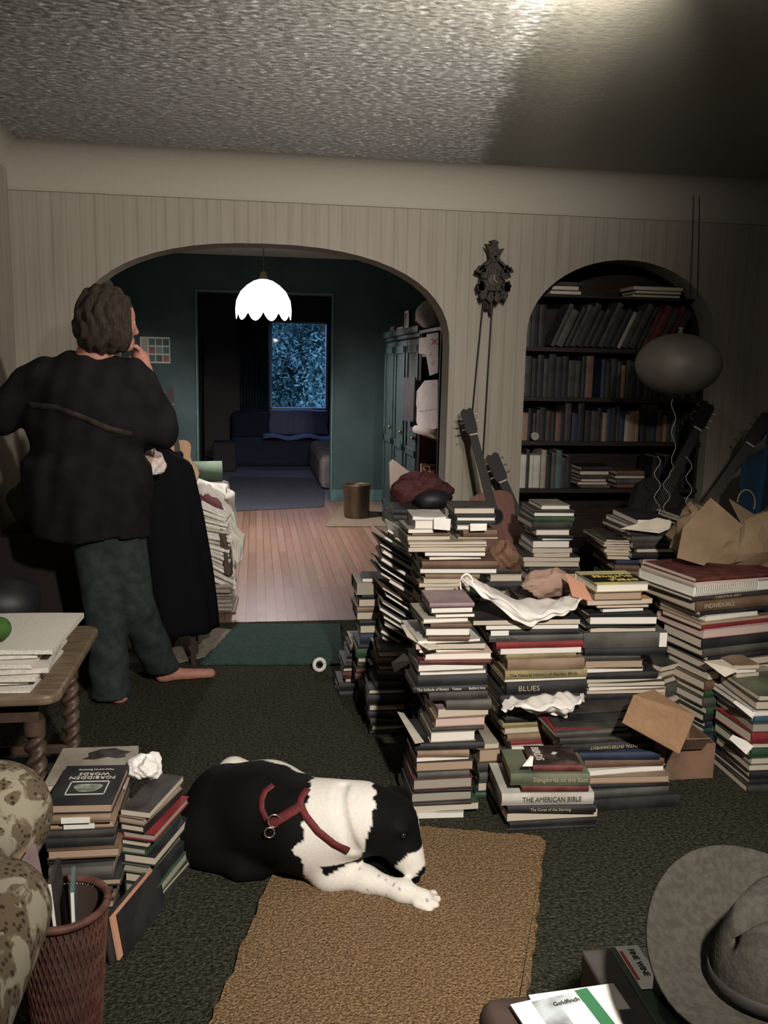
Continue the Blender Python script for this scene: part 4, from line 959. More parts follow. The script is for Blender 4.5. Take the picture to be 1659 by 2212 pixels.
rug('rug', [G(352, 1440), G(440, 1420), G(505, 1362), G(400, 1352)], .005, mat('beige_patch', (.2, .17, .14), 1, (.26, .22, .18), 60), 'beige patch left of the dark green mat', .02)  # thin beige patch on the floor beside the green mat
rug('rug', [G(702, 1138), G(870, 1138), G(850, 1092), G(735, 1092)], .006, mat('fawn_mat', (.16, .13, .085), 1, (.2, .17, .12), 50), 'small fawn mat under the metal bin', .05)
rug('rug', [G(395, 1110), G(700, 1095), G(700, 1035), G(500, 1030)], .008, mat('slate_rug', (.05, .06, .08), 1, (.07, .08, .1), 40), 'dark slate blue rug in the doorway to the far room', .05)
# ================================================================ METAL BIN
bn = empty('waste_bin', (G(770, 1118).x, G(770, 1118).y, .006), 'old dull metal bin standing at the teal wall by the armoire', 'bin')
MB().lathe([(.001, .002), (.115, .002), (.118, .01), (.128, .30), (.133, .31), (.127, .315), (.122, .30), (.112, .012), (.001, .012)], n=32).obj('bin_body', mat('old_tin', (.16, .12, .08), .38, (.07, .055, .04), 10, metal=.7, stretch=(1, 1, .3)), bn, smooth=True)
# ================================================================ ARMOIRE
mTEAL = mat('worn_teal_paint', (.012, .024, .024), .55, (.028, .05, .05), 14, stretch=(1, 6, .5))
az = 1.70
ar = empty('armoire', (1.5, 7.2, 0), 'tall worn teal painted armoire along the right wall of the dining room', 'wardrobe')
AY0, AY1, AX = 6.20, 7.95, 1.155
child(MB().box(AX+.02, 1.86, AY0, AY1, .08, az-.05).obj('carcass', mTEAL, bevel=.004), ar)
child(MB().box(AX-.035, 1.88, AY0-.03, AY1+.03, az-.05, az).box(AX-.015, 1.87, AY0-.015, AY1+.015, az-.08, az-.05).obj('cornice', mTEAL, bevel=.008), ar)
child(MB().box(AX, 1.87, AY0-.01, AY1+.01, 0, .1).obj('plinth', mTEAL, bevel=.006), ar)
for k in range(3):
    y0 = AY0+.03+k*.575; y1 = y0+.55
    dd = child(MB().box(AX, AX+.02, y0, y1, .12, az-.09).obj('door', mTEAL, bevel=.003), ar)
    fm = MB()
    for (a, b_, c, d_) in ((y0+.03, y0+.09, .16, az-.13), (y1-.09, y1-.03, .16, az-.13)): fm.box(AX-.012, AX, a, b_, c, d_)
    for zz in (.16, .75, az-.19): fm.box(AX-.012, AX, y0+.03, y1-.03, zz, zz+.06)
    f_ = child(fm.obj('panel_moulding', mTEAL, bevel=.006), dd) if False else fm.obj('panel_moulding', mTEAL, dd, bevel=.006)
    f_.data.transform(Matrix.Translation(-ar.location)) if f_.parent == dd else None
    kn = MB().lathe([(.001, 0), (.012, .004), (.016, .018), (.001, .028)], c=(0, 0, 0), n=12, M=Matrix.Rotation(R(-90), 4, 'Y')).obj('knob', MATS['tarnished_brass'], dd, smooth=True)
    kn.data.transform(Matrix.Translation(Vector((AX-.012, y0+.06, .9))-ar.location))
# objects on the armoire
def blobby(name, c, r3, m, lab, cat, seed=1, h=.012):
    rr_ = random.Random(seed)
    fs = [sd_ell(c, r3)]
    for i in range(7):
        d = np.array([rr_.gauss(0, 1), rr_.gauss(0, 1), rr_.gauss(0, 1)]); d /= np.linalg.norm(d)
        fs.append(sd_ell(np.array(c)+d*np.array(r3)*.7, np.array(r3)*rr_.uniform(.35, .55)))
    f = smin(fs, .02)
    zf = c[2]-r3[2]*.8
    g = lambda P: np.maximum(f(P), zf-P[:, 2])
    o = surf(g, np.array(c)-np.array(r3)*1.9, np.array(c)+np.array(r3)*1.9, h, name, m)
    recenter(o, (c[0], c[1], zf)); return tag(o, lab, cat)
mPALE = mat('pale_cloth', (.42, .40, .37), .9, (.3, .28, .26), 9)
# wicker sheep like bundle on the tall shelf
blobby('cloth_bundle', (1.22, 5.98, 1.76), (.15, .14, .11), mPALE, 'pale rounded cloth bundle on top of the narrow shelf unit', 'bundle', 4)
blobby('cloth_bundle', (1.30, 6.42, 1.757), (.15, .12, .065), mat('grey_cloth', (.2, .18, .17), .9), 'grey crumpled cloth on the armoire beside the pale bundle', 'bundle', 6)
cr = empty('crate', (1.28, 6.95, az), 'small pale framed box on top of the armoire', 'box')
MB().box(-.1, .1, -.1, .1, 0, .012).box(-.1, .1, -.1, -.09, 0, .14).box(-.1, .1, .09, .1, 0, .14).box(-.1, -.09, -.1, .1, 0, .14).box(.09, .1, -.1, .1, 0, .14).obj('crate_body', mat('painted_crate', (.14, .13, .12), .7), cr)
MB().box(-.108, -.1, -.1, -.085, 0, .14).box(-.108, -.1, .085, .1, 0, .14).box(-.108, -.1, -.1, .1, .125, .14).box(-.108, -.1, -.1, .1, 0, .015).obj('frame', mat('pale_frame', (.35, .32, .28), .6), cr)
for i, (y, l_) in enumerate(((7.2, .3), (7.6, .22))):
    tag(MB().box(1.16, 1.5, y-l_/2, y+l_/2, az+.0005, az+.025+.02*i).obj('book', BC['dark' if i else 'cream'][0], loc=(1.33, y, az)), '%s book lying on top of the armoire' % ('dark' if i else 'cream'), 'book')
# ================================================================ SHELF UNIT right behind arch
su = empty('shelf_unit', (1.35, 5.7, 0), 'tall dark narrow shelf unit just behind the right side of the big arch', 'shelf')
mPOST = mat('dark_post', (.035, .022, .018), .6)
SZT = 1.66
child(MB().box(1.085, 1.60, 5.19, 5.215, 0, SZT).obj('side_panel', mPOST, bevel=.002), su)
child(MB().box(1.145, 1.60, 6.13, 6.15, 0, SZT-.022).obj('side_panel', mPOST, bevel=.002), su)
for z in (.08, .42, .96, 1.30, 1.50):
    child(MB().box(1.15, 1.60, 5.215, 6.13, z-.022, z).obj('shelf', mPOST, bevel=.002), su)
child(MB().box(1.13, 1.60, 5.215, 6.15, SZT-.022, SZT).obj('shelf', mPOST), su)
child(MB().box(1.60, 1.61, 5.19, 6.15, 0, 1.5).obj('back_panel', mPOST), su)
cols_ = ['maroon', 'brown', 'red', 'dark', 'tan', 'maroon', 'grey']
y = 5.23; k = 0
while y < 6.08:
    t = rnd.uniform(.03, .06); h = rnd.uniform(.28, .34); cov = cols_[k % 7]; k += 1
    b = MB().box(-.0, .22, -t/2, -t/2+.003, 0, h).box(0, .22, t/2-.003, t/2, 0, h).box(-.003, 0, -t/2, t/2, 0, h)
    o = b.obj('book', BC[cov][0]); o.location = (1.155, y+t/2, .4206)
    MB().box(.001, .215, -t/2+.003, t/2-.003, .002, h-.004).obj('page_block', PG['cream'], o)
    tag(o, f"tall {BC[cov][1]} book, {ORD[k-1] if k > 1 else 'first'} from the arch, narrow shelf unit", 'book', 'books in the shelf unit'); y += t+.001
# rolled paper
tag(MB().tube([(1.12, 5.24, 1.0), (1.10, 6.0, .985)], .028, 16).obj('paper_roll', mat('roll_paper', (.42, .36, .32), .8), smooth=True, loc=(1.11, 5.6, .96)), 'rolled pale paper lying on the shelf edge under the hanging papers', 'paper')
def sheet(name, pts, X, lab, cat='paper', m=None, marks=None, th=.0015, grp=None):
    """pts: pixel outline, sheet hanging in the plane x = X facing the room"""
    P = []
    for (px, py) in pts:
        d = ray(px, py); t = X/d.x; P.append(CC+d*t)
    n = len(P)
    vs = P + [p+Vector((th, 0, 0)) for p in P]
    b = MB().add(vs, [tuple(range(n)), tuple(reversed(range(n, 2*n)))]+[(i, i+n, (i+1) % n+n, (i+1) % n) for i in range(n)])
    o = b.obj(name, m or mPAPER, loc=P[0]); tag(o, lab, cat, grp)
    for mk in (marks or []):
        Q = []
        for (px, py) in mk[0]:
            d = ray(px, py); t = (X-.0012)/d.x; Q.append(CC+d*t-P[0])
        MB().add(Q, [tuple(range(len(Q)))]).obj(mk[2] if len(mk) > 2 else 'printed_mark', mk[1], o)
    return o
mGM = mat('grey_print', (.3, .28, .26), .8); mRM = mat('red_print', (.35, .06, .05), .8)
mPP2 = mat('shaded_paper', (.55, .51, .46), .85, (.48, .44, .40), 20)
sheet('paper_sheet', [(905,730),(921,728),(921,766),(904,763)], 1.125, 'small pale paper hanging left of the red cross sheet', m=mPP2)
sheet('paper_sheet', [(921,722),(947,718),(946,805),(928,812),(919,760)], 1.118, 'pale paper with a red cross hanging high on the shelf unit', m=mPP2, marks=[([(931,733),(934,731),(947,743),(944,746)], mRM), ([(943,731),(946,733),(933,746),(930,744)], mRM), ([(927,765),(934,763),(935,768),(928,769)], mGM), ([(930,783),(939,781),(940,787),(931,788)], mGM)])
sheet('paper_sheet', [(917,822),(946,820),(945,925),(931,930),(889,860),(902,842)], 1.115, 'large pale leaflet hanging under the red cross sheet', m=mPP2, marks=[([(900,847),(901,846),(906,889),(905,889)], mGM), ([(906,888),(944,882),(944,883.5),(906,890)], mGM)])
sheet('paper_sheet', [(878,864),(893,850),(930,930),(921,934),(905,925)], 1.12, 'pale paper slanting behind the large leaflet', m=mPP2)
sheet('folder', [(872,816),(896,815),(892,911),(869,908)], 1.10, 'black folder hanging on the armoire edge left of the leaflets', 'folder', m=BC['black'][0], th=.01)
# ================================================================ WALL CHART on the teal wall
p = [W(302, 727, 9.1), W(367, 731, 9.1), W(367, 785, 9.1), W(302, 781, 9.1)]
wc = tag(MB().box(p[0].x, p[1].x, 9.094, 9.0985, p[2].z, p[0].z).obj('wall_chart', mat('chart_paper', (.42, .42, .38), .8), loc=p[0]), 'pale picture chart with a grid of small images on the teal wall', 'chart')
r_ = random.Random(2); cc = [(.05, .12, .11), (.2, .09, .08), (.07, .1, .09), (.12, .2, .17), (.04, .07, .06)]
Wd = p[1].x-p[0].x; Hh = p[0].z-p[2].z
for i in range(3):
    for j in range(3):
        MB().box(Wd*(.30+.235*i), Wd*(.30+.235*i+.2), -.0085, -.0061, -Hh*(.07+.31*j+.25), -Hh*(.07+.31*j)).obj('picture', mat('chart_tint_%d' % ((i*2+j) % 5), cc[(i*2+j) % 5], .7), wc).location = (0, 0, 0)
for c_ in wc.children: c_.location.y = 0.0
MB().box(Wd*.06, Wd*.24, -.0065, -.006, -Hh*.93, -Hh*.1).obj('text_column', mGM, wc)
# ================================================================ DINING ROOM COUCH with draped cloth, bolster, newspapers
sf = empty('couch', (-.85, 6.4, 0), 'low couch along the left of the dining room under pale crumpled fabric', 'sofa')
child(MB().box(-1.75, -.22, 5.7, 7.6, 0, .42).obj('couch_base', mat('couch_dark', (.08, .07, .06), .9), bevel=.04), sf)
child(MB().box(-1.95, -1.7, 5.7, 7.6, 0, .85).obj('couch_back', MATS['couch_dark'], bevel=.06), sf)
tag(MB().tube([W(395, 1020, 7.2), W(480, 1018, 7.2)], .085, 20).obj('bolster', mat('green_bolster', (.08, .12, .085), .9, (.1, .15, .1), 10), smooth=True, loc=W(440, 1030, 7.2)), 'green cylindrical bolster lying on the couch behind the guitar', 'cushion')
mDR = mat('pale_drape', (.50, .48, .40), .9, (.22, .26, .22), 7, lo=.42, hi=.7)
def drape(u, v):
    # top of couch then hanging over its right/front edge
    x0, x1 = -.95, -.19
    yy = 5.55+1.35*v
    if u < .6: x = x0+(x1-x0)*u/.6; z = .50+.035*math.sin(x*13+yy*4)+.02*math.sin(yy*17+x*7)
    else:
        f = (u-.6)/.4; x = x1+.035*math.sin(yy*9)+.02*f; z = .50*(1-f)+.10*f - 0*f
        x += .025*math.sin(yy*21+f*3)*f
    if u >= .5: z -= .03*math.exp(-((u-.6)/.04)**2)
    if v < .15 and u < .7: z -= (.15-v)*1.4
    return Vector((x, yy, max(z, .03)))
tag(MB().grid(drape, 50, 50).obj('drape', mDR, smooth=True, solid=.006, loc=(-.5, 6.2, .4)), 'pale patterned sheet draped over the couch behind the newspaper heap', 'sheet')
# white cloth and maroon cloth at the newspaper heap
mWC = mat('white_cotton', (.72, .68, .60), .9, (.62, .58, .5), 9)
def ribbon_cloth(name, L, Rr, Y0, Y1, m, lab, seed=1, th=.004):
    n = len(L)-1
    def fn(u, v):
        i = min(int(v*n), n-1); f = v*n-i
        a = Vector(L[i]).lerp(Vector(L[i+1]), f); b_ = Vector(Rr[i]).lerp(Vector(Rr[i+1]), f); q = a.lerp(b_, u)
        yy = Y0+(Y1-Y0)*v
        p = W(q.x, q.y, yy-.05*math.sin(math.pi*u)); wr = .012*math.sin(u*19+v*7+seed)+.008*math.sin(u*37-v*13)
        return p+Vector((0, wr, wr*.4))
    o = MB().grid(fn, 30, 30).obj(name, m, smooth=True, solid=th, loc=W(L[n][0], L[n][1], Y1)); return tag(o, lab, 'cloth')
ribbon_cloth('cloth', [(440,1078),(470,1110),(478,1150),(482,1190),(490,1222)], [(478,1075),(505,1105),(512,1135),(530,1160),(522,1215)], 5.35, 5.15, mWC, 'white cotton cloth hanging down the right side of the newspaper heap', 2)
ribbon_cloth('cloth', [(408,1072),(440,1092),(455,1120)], [(455,1068),(478,1088),(487,1110)], 5.22, 5.08, mat('maroon_cloth', (.16, .045, .05), .9), 'dusky maroon cloth lying on top of the newspaper heap', 5)
ribbon_cloth('cloth', [(402,1040),(405,1060),(410,1080)], [(455,1048),(462,1062),(470,1078)], 5.45, 5.3, mWC, 'white cloth between the maroon cloth and the draped sheet', 8)
ribbon_cloth('trousers', [(470,1130),(478,1190),(482,1235)], [(482,1128),(496,1185),(500,1245)], 5.02, 4.98, mat('brown_cloth', (.09, .07, .05), .9), 'dark brown cloth hanging beside the white cotton cloth', 3, th=.02)
# newspaper heap
mNP = [mat('newsprint_%d' % i, c, .9, c2, 45, stretch=(1, 1, 4), lo=.35, hi=.65) for i, (c, c2) in enumerate([((.75, .71, .64), (.45, .42, .37)), ((.6, .55, .48), (.34, .31, .27)), ((.85, .8, .73), (.55, .52, .46)), ((.24, .2, .17), (.36, .31, .27))])]
hc = W(452, 1250, 5.05)
lev = 0; kk = 0
zcur = .002
while zcur < .60 and kk < 62:
    th = rnd.uniform(.012, .024); kk += 1
    frac = zcur/.6
    x0 = -.42+.03*rnd.random()-(.02*frac); wd = .24+.04*(1-frac)
    yv = 4.93+rnd.uniform(-.01, .03)
    b = MB()
    # folded newspaper: bulging folded front edge, leaves inside
    ang = 0 if frac < .28 else -20+9*math.sin(kk*.35)
    L_x = wd*(1.0 if ang == 0 else .62)
    n = 8; pr = []
    for i in range(n+1):
        q = -math.pi/2+math.pi*i/n; pr.append((-.006*math.cos(q)*1.0, th/2+th/2*math.sin(q)))
    vs = []; 
    for (yy, zz) in pr: vs += [(0, yy, zz), (L_x, yy, zz)]
    b.add(vs, [(2*i, 2*i+1, 2*i+3, 2*i+2) for i in range(n)])
    b.box(0, L_x, 0.0, .30, 0, th)
    xx = x0
    for rep in range(1):
        if rep == 1: xx = x0+.01
        elif ang: xx = x0+.015+wd*.4
        o = b.obj('newspaper', mNP[rnd.randrange(3) if frac > .25 else 3], bevel=.001)
        o.location = (xx + (0 if rep == 0 else rnd.uniform(-.02, .0)), yv+.03*rep+rnd.uniform(0, .02), zcur+(abs(math.sin(R(ang)))*L_x if ang else 0)*.45+.001)
        o.rotation_euler = (0, R(-ang), R(rnd.uniform(-6, 6)))
        tag(o, 'folded newspaper in the tall heap beside the long dark coat', 'newspaper', 'newspapers in the heap')
    zcur += th*(1.0 if ang == 0 else 1.15)+.001
# ================================================================ THIRD ROOM
cur = mat('dark_blue_curtain', (.015, .03, .05), .9, (.03, .05, .075), 5)
def curtain(x0, x1, lab, z0=.0, z1=2.2, Y=13.36):
    o = MB().grid(lambda u, v: Vector((x0+(x1-x0)*u, Y+.035*math.sin(u*32), z0+(z1-z0)*v)), 60, 6).obj('curtain', cur, smooth=True, solid=.004, loc=((x0+x1)/2, Y, z0)); return tag(o, lab, 'curtain')
curtain(-.22, .21, 'dark blue curtain left of the far window'); curtain(1.10, 1.3, 'dark blue curtain right of the far window')
s2 = empty('sofa', (.5, 12.6, 0), 'dark sofa with a pale edged throw below the far window', 'sofa')
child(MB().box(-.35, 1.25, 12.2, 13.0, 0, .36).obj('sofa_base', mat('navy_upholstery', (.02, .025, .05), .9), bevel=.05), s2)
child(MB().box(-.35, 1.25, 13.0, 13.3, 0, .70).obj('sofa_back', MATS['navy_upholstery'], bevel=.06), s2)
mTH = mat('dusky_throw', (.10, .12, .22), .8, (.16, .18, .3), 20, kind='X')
def thr(u, v):
    x = .2+.85*u; s_ = v
    if s_ < .45: f = s_/.45; return Vector((x, 13.3-.32*(1-f)*0-.0-.32*f, .735-.012*math.sin(u*9)+.0*f)) if f < .98 else Vector((x, 12.975, .72))
    f = (s_-.45)/.55
    return Vector((x+.01*math.sin(f*8), 12.97-.03*f-.01*math.sin(u*30), .72-.33*f))
child(MB().grid(thr, 40, 20).obj('throw', mTH, smooth=True, solid=.01), s2)
def thr2(u, v):
    return Vector((.1+1.1*u, 12.96-.78*v, .385+.02*math.sin(u*14)+.012*math.sin(v*9)))
child(MB().grid(thr2, 30, 12).obj('seat_throw', mTH, smooth=True, solid=.015), s2)
bd_ = empty('bed', (1.1, 11.0, 0), 'bed end with pale bedding at the right of the far doorway', 'bed')
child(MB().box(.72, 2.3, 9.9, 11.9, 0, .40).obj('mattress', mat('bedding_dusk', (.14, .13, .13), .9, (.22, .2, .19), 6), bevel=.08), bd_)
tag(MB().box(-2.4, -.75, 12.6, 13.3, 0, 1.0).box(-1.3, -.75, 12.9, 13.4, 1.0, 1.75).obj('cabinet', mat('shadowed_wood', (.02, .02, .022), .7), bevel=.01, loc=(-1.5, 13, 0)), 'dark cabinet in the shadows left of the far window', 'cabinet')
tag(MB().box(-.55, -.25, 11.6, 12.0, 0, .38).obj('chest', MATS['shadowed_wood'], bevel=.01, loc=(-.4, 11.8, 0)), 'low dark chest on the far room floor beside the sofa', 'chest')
# ================================================================ ENTRY CLUTTER by the arch: chair back and red jacket
ch = empty('folding_chair', (1.02, 4.35, 0), 'pale backed chair behind the middle stack with a red jacket on it', 'chair')
pt = [W(840, 1000, 4.3), W(848, 992, 4.3), W(905, 1035, 4.35), W(900, 1085, 4.35), W(843, 1085, 4.3)]
MB().add([p_-ch.location for p_ in pt], [(0, 1, 2, 3, 4)]).obj('backrest', mat('pale_board', (.34, .28, .24), .7), ch, solid=.012)
MB().box(-.32, .12, -.05, .35, .42, .45).obj('seat', mPOST, ch)
for sx, sy in ((-.3, -.03), (.1, -.03), (-.3, .33), (.1, .33)):
    MB().box(sx-.012, sx+.012, sy-.012, sy+.012, 0, .42).obj('leg', mPOST, ch)
crump('jacket', W(910, 1062, 4.15), (.14, .07, .085), mat('dark_red_cloth', (.055, .01, .012), .7, (.03, .008, .008), 8), 'dark red jacket heaped in front of the pale chair back', 'jacket', 21)
tag(blobby('handbag', tuple(W(935, 1080, 3.95)), (.085, .05, .045), mat('black_leather', (.010, .010, .012), .5, spec=.35), 'shiny black bag beside the dark red jacket', 'bag', 8, h=.008), 'shiny black bag beside the dark red jacket', 'bag')
stb = stack('stack under the red jacket', 3.9, 1100, [(850,960,1112,'black','s'),(850,958,1125,'dark','s')], 'books under the jacket', depth=.22)
# leaning magazines left of the middle stack
kk = 0
base = W(835, 1290, 3.32)
for i in range(24):
    z = .03+ .029*i; kk += 1
    cov = rnd.choice(['grey', 'tan', 'cream', 'maroon', 'dark', 'white', 'sage'])
    pos = (base.x-.02+rnd.uniform(-.015, .015)+ .010*math.sin(i*.9), 3.30+rnd.uniform(-.01, .03), z+.09)
    o = book(pos, .19, .25, rnd.uniform(.006, .016), R(rnd.uniform(-10, 6)), cov, 'l' if i % 2 else 'b', 'white', False,
             f"slanting {BC[cov][1]} magazine, {ORD[i] if i else 'first'} from the floor, sliding heap by the floorboards", 'sliding magazines', 'magazine', tilt=R(32+rnd.uniform(-1.2, 1.2)))
    o['category'] = 'magazine'
# ================================================================ LEFT FOREGROUND
TZ = .52
tbx = empty('side_table', (-.75, 2.72, 0), 'old wooden side table with barley twist legs holding newspapers at the left edge', 'table')
mOAK = mat('worn_table_top', (.20, .15, .10), .5, (.13, .095, .06), 12, stretch=(1, 6, 1)); mOAKD = mat('dark_turned_oak', (.055, .035, .025), .45, (.08, .05, .035), 14)
poly = []
cx0, cx1, cy0, cy1, rd = -1.15, -.53, 2.36, 3.02, .05
for (cx, cy, a0) in ((cx1-rd, cy1-rd, 0), (cx0+rd, cy1-rd, 90), (cx0+rd, cy0+rd, 180), (cx1-rd, cy0+rd, 270)):
    for k in range(7): a = R(a0+15*k); poly.append((cx+rd*math.cos(a), cy+rd*math.sin(a)))
child(MB().prism(poly, TZ-.028, TZ).obj('table_top', mOAK, bevel=.008), tbx)
child(MB().box(-1.08, -.60, 2.43, 2.95, TZ-.10, TZ-.028).obj('apron', mOAKD), tbx)
def twist(x, y):
    n, m = 90, 20; vs = []
    for i in range(n+1):
        z = (TZ-.1)*i/n; t = i/n
        for k in range(m):
            a = 2*math.pi*k/m
            rr_ = .023+.008*math.cos(2*(a-t*9*math.pi)) if .12 < t < .88 else .030
            vs.append((x+rr_*math.cos(a), y+rr_*math.sin(a), z))
    return MB().add(vs, [(i*m+k, i*m+(k+1) % m, (i+1)*m+(k+1) % m, (i+1)*m+k) for i in range(n) for k in range(m)])
for x, y in ((-.62, 2.46), (-.62, 2.93), (-1.05, 2.46), (-1.05, 2.93)):
    child(twist(x, y).obj('leg', mOAKD, smooth=True), tbx)
child(MB().box(-1.05, -.62, 2.45, 2.47, .10, .13).box(-1.05, -.62, 2.92, 2.94, .10, .13).box(-.63, -.61, 2.46, 2.93, .10, .13).obj('stretcher', mOAKD, bevel=.004), tbx)
# newspapers on the table
zz = TZ+.001
def paper_stack_item(name, x0, x1, y0, y1, z, th, m, lab, rz=0, seed=0, curl=.008):
    def mk(zb_, amp):
        return lambda u, v: Vector((x0+(x1-x0)*u, y0+(y1-y0)*v, zb_+amp*(.5+.5*math.sin(u*5+v*4+seed))*(1-.4*u)))
    b = MB(); nu, nv = 14, 10
    top = mk(z+th, curl)
    n = (nu+1)*(nv+1); vs = [Vector((x0+(x1-x0)*(i/nu), y0+(y1-y0)*(j/nv), z)) for j in range(nv+1) for i in range(nu+1)]+[top(i/nu, j/nv) for j in range(nv+1) for i in range(nu+1)]
    fs = []
    for j in range(nv):
        for i in range(nu):
            a = j*(nu+1)+i; fs += [(a, a+nu+1, a+nu+2, a+1), (n+a, n+a+1, n+a+nu+2, n+a+nu+1)]
    for i in range(nu):
        fs.append((i, i+1, n+i+1, n+i)); a = nv*(nu+1)+i; fs.append((a+1, a, n+a, n+a+1))
    for j in range(nv):
        a = j*(nu+1); fs.append((a+nu+1, a, n+a, n+a+nu+1)); a += nu; fs.append((a, a+nu+1, n+a+nu+1, n+a))
    b.add(vs, fs)
    c = Vector(((x0+x1)/2, (y0+y1)/2, z))
    o = b.obj(name, m, loc=c); o.rotation_euler = (0, 0, R(rz)); return tag(o, lab, 'newspaper', None)
mTB = [mat('bright_newsprint', (.76, .73, .66), .9, (.58, .55, .49), 160, stretch=(1, 3, 1), lo=.35, hi=.65), mat('bright_newsprint_b', (.66, .62, .55), .9, (.52, .49, .43), 40)]
wds = ['lowest', 'second from the bottom', 'third from the bottom', 'fourth from the bottom', 'fifth from the bottom', 'sixth from the bottom', 'topmost']
for i, (x0, x1, y0, y1, th, rz) in enumerate([(-1.1, -.60, 2.40, 2.74, .006, -3), (-1.1, -.63, 2.41, 2.76, .007, 3), (-1.1, -.59, 2.41, 2.76, .008, -2), (-1.1, -.58, 2.41, 2.78, .010, 4), (-1.1, -.60, 2.43, 2.80, .009, -3), (-1.1, -.62, 2.44, 2.82, .008, 5), (-1.1, -.55, 2.46, 2.82, .012, -3)]):
    paper_stack_item('newspaper', x0, x1, y0, y1, zz, th, mTB[i % 2], f'creased newspaper on the side table, {wds[i]} of the pile', rz, i, .006); zz += th+.0067
# green ball and dark bag on table
gb = G(8, 1350, .66)
o = MB().lathe([(.034*math.cos(a), .034*math.sin(a)) for a in np.linspace(-math.pi/2+.01, math.pi/2-.01, 16)], n=28).obj('ball', mat('green_felt', (.04, .10, .02), .95, (.06, .14, .03), 40, bump=.5), smooth=True); o.location = (gb.x, gb.y-.05, zz+.036); tag(o, 'green ball on the newspapers at the left edge', 'ball')
tag(blobby('handbag', (-.86, 2.96, TZ+.085), (.15, .09, .10), MATS['black_leather'], 'black soft bag on the side table behind the green ball', 'bag', 14, h=.01), 'black soft bag on the side table behind the green ball', 'bag')
# dark cabinet and things at far left
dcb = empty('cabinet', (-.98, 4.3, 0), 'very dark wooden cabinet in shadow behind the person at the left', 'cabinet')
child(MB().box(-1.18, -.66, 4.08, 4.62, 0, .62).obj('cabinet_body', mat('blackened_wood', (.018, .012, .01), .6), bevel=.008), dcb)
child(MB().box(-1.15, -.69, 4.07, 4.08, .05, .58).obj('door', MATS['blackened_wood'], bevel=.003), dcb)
kn = child(MB().lathe([(.001, -.012), (.008, -.01), (.006, 0)], n=10, M=Matrix.Rotation(R(-90), 4, 'X')).obj('knob', mat('chrome_knob', (.6, .6, .6), .2, metal=1), smooth=True), dcb)
kn.location = Vector((-.93, 4.062, .50))-dcb.location
blobby('bag', (-1.0, 4.3, .73), (.14, .13, .12), mat('grey_green_cloth', (.05, .06, .04), .9), 'dim grey green bag on the dark cabinet behind the person', 'bag', 17, h=.014)
# dark coat-covered chair by the person
cot = empty('coat_stand_chair', (W(380, 1200, 4.15).x, 4.15, 0), 'chair completely covered by a long dark coat right of the person', 'chair')
cot.name = 'covered_chair'
def coat(u, v):
    v = v*1.0
    a = 2*math.pi*u; z = 1.10*v+.16
    rx = .19-.06*v**2; ry = .15-.05*v
    if v > .93: rx *= (1-(v-.93)*9); ry *= (1-(v-.93)*9)
    fo = 1+.07*math.sin(a*7+z*3)*(1-v*.5)
    return Vector((-.005-.055*v+rx*fo*math.cos(a)-.0, ry*fo*math.sin(a), z-.06*v*math.cos(a)-.20*v))
o = MB().grid(coat, 60, 30).obj('long_coat', mat('black_wool', (.006, .006, .007), 1.0, spec=.05), cot, smooth=True, solid=.005)
MB().box(-.10, .10, -.10, .10, .40, .43).obj('seat', mPOST, cot)
for sx in (-.08, .08):
    for sy in (-.08, .08): MB().box(sx-.012, sx+.012, sy-.012, sy+.012, 0, .4).obj('leg', mPOST, cot)
tq = W(332, 1002, 3.85)
crump('towel', tq, (.045, .05, .055), mat('pink_white_towel', (.55, .36, .32), .9, (.62, .6, .58), 9), 'pink and white towel on top of the dark coat', 'towel', 31)
# ================================================================ FLORAL ARMCHAIR
def floral():
    m = mat('floral_tapestry', (.26, .24, .165), .95); N = m.node_tree.nodes; L = m.node_tree.links; b = N['Principled BSDF']
    tc = N.new('ShaderNodeTexCoord'); nz = N.new('ShaderNodeTexNoise'); nz.inputs['Scale'].default_value = 15; nz.inputs['Detail'].default_value = 5; nz.inputs['Distortion'].default_value = 1.2
    L.new(tc.outputs['Object'], nz.inputs['Vector'])
    vo = N.new('ShaderNodeTexVoronoi'); vo.inputs['Scale'].default_value = 75; L.new(tc.outputs['Object'], vo.inputs['Vector'])
    a = N.new('ShaderNodeValToRGB'); a.color_ramp.elements[0].position = .50; a.color_ramp.elements[1].position = .56
    a.color_ramp.elements[0].color = (0, 0, 0, 1); a.color_ramp.elements[1].color = (1, 1, 1, 1); L.new(nz.outputs['Fac'], a.inputs[0])
    v2 = N.new('ShaderNodeValToRGB'); v2.color_ramp.elements[0].position = .25; v2.color_ramp.elements[1].position = .42
    v2.color_ramp.elements[0].color = (.035, .022, .015, 1); v2.color_ramp.elements[1].color = (.13, .10, .06, 1); L.new(vo.outputs['Distance'], v2.inputs[0])
    mx = N.new('ShaderNodeMix'); mx.data_type = 'RGBA'; mx.inputs[7].default_value = (.30, .275, .20, 1)
    L.new(a.outputs[0], mx.inputs[0]); L.new(v2.outputs[0], mx.inputs[6]); L.new(mx.outputs[2], b.inputs['Base Color'])
    return m
mFL = floral()
ac = empty('armchair', (-.68, 1.55, 0), 'floral tapestry armchair cut by the lower left edge', 'armchair')
f_arm = smin([sd_cap((-.465, 1.12, .445), .098, (-.46, 1.49, .45), .098), sd_ell((-.50, 1.30, .26), (.07, .24, .25))], .05)
child(surf(f_arm, (-.68, .9, .02), (-.28, 1.72, .64), .012, 'arm', mFL), ac)
f_bk = smin([sd_cap((-.96, 1.89, .40), .14, (-.57, 1.89, .425), .122), sd_ell((-.8, 1.89, .30), (.30, .13, .29))], .05)
child(surf(f_bk, (-1.2, 1.66, .03), (-.34, 2.10, .66), .014, 'backrest', mFL), ac)
f_st = sd_ell((-.83, 1.3, .34), (.30, .33, .11))
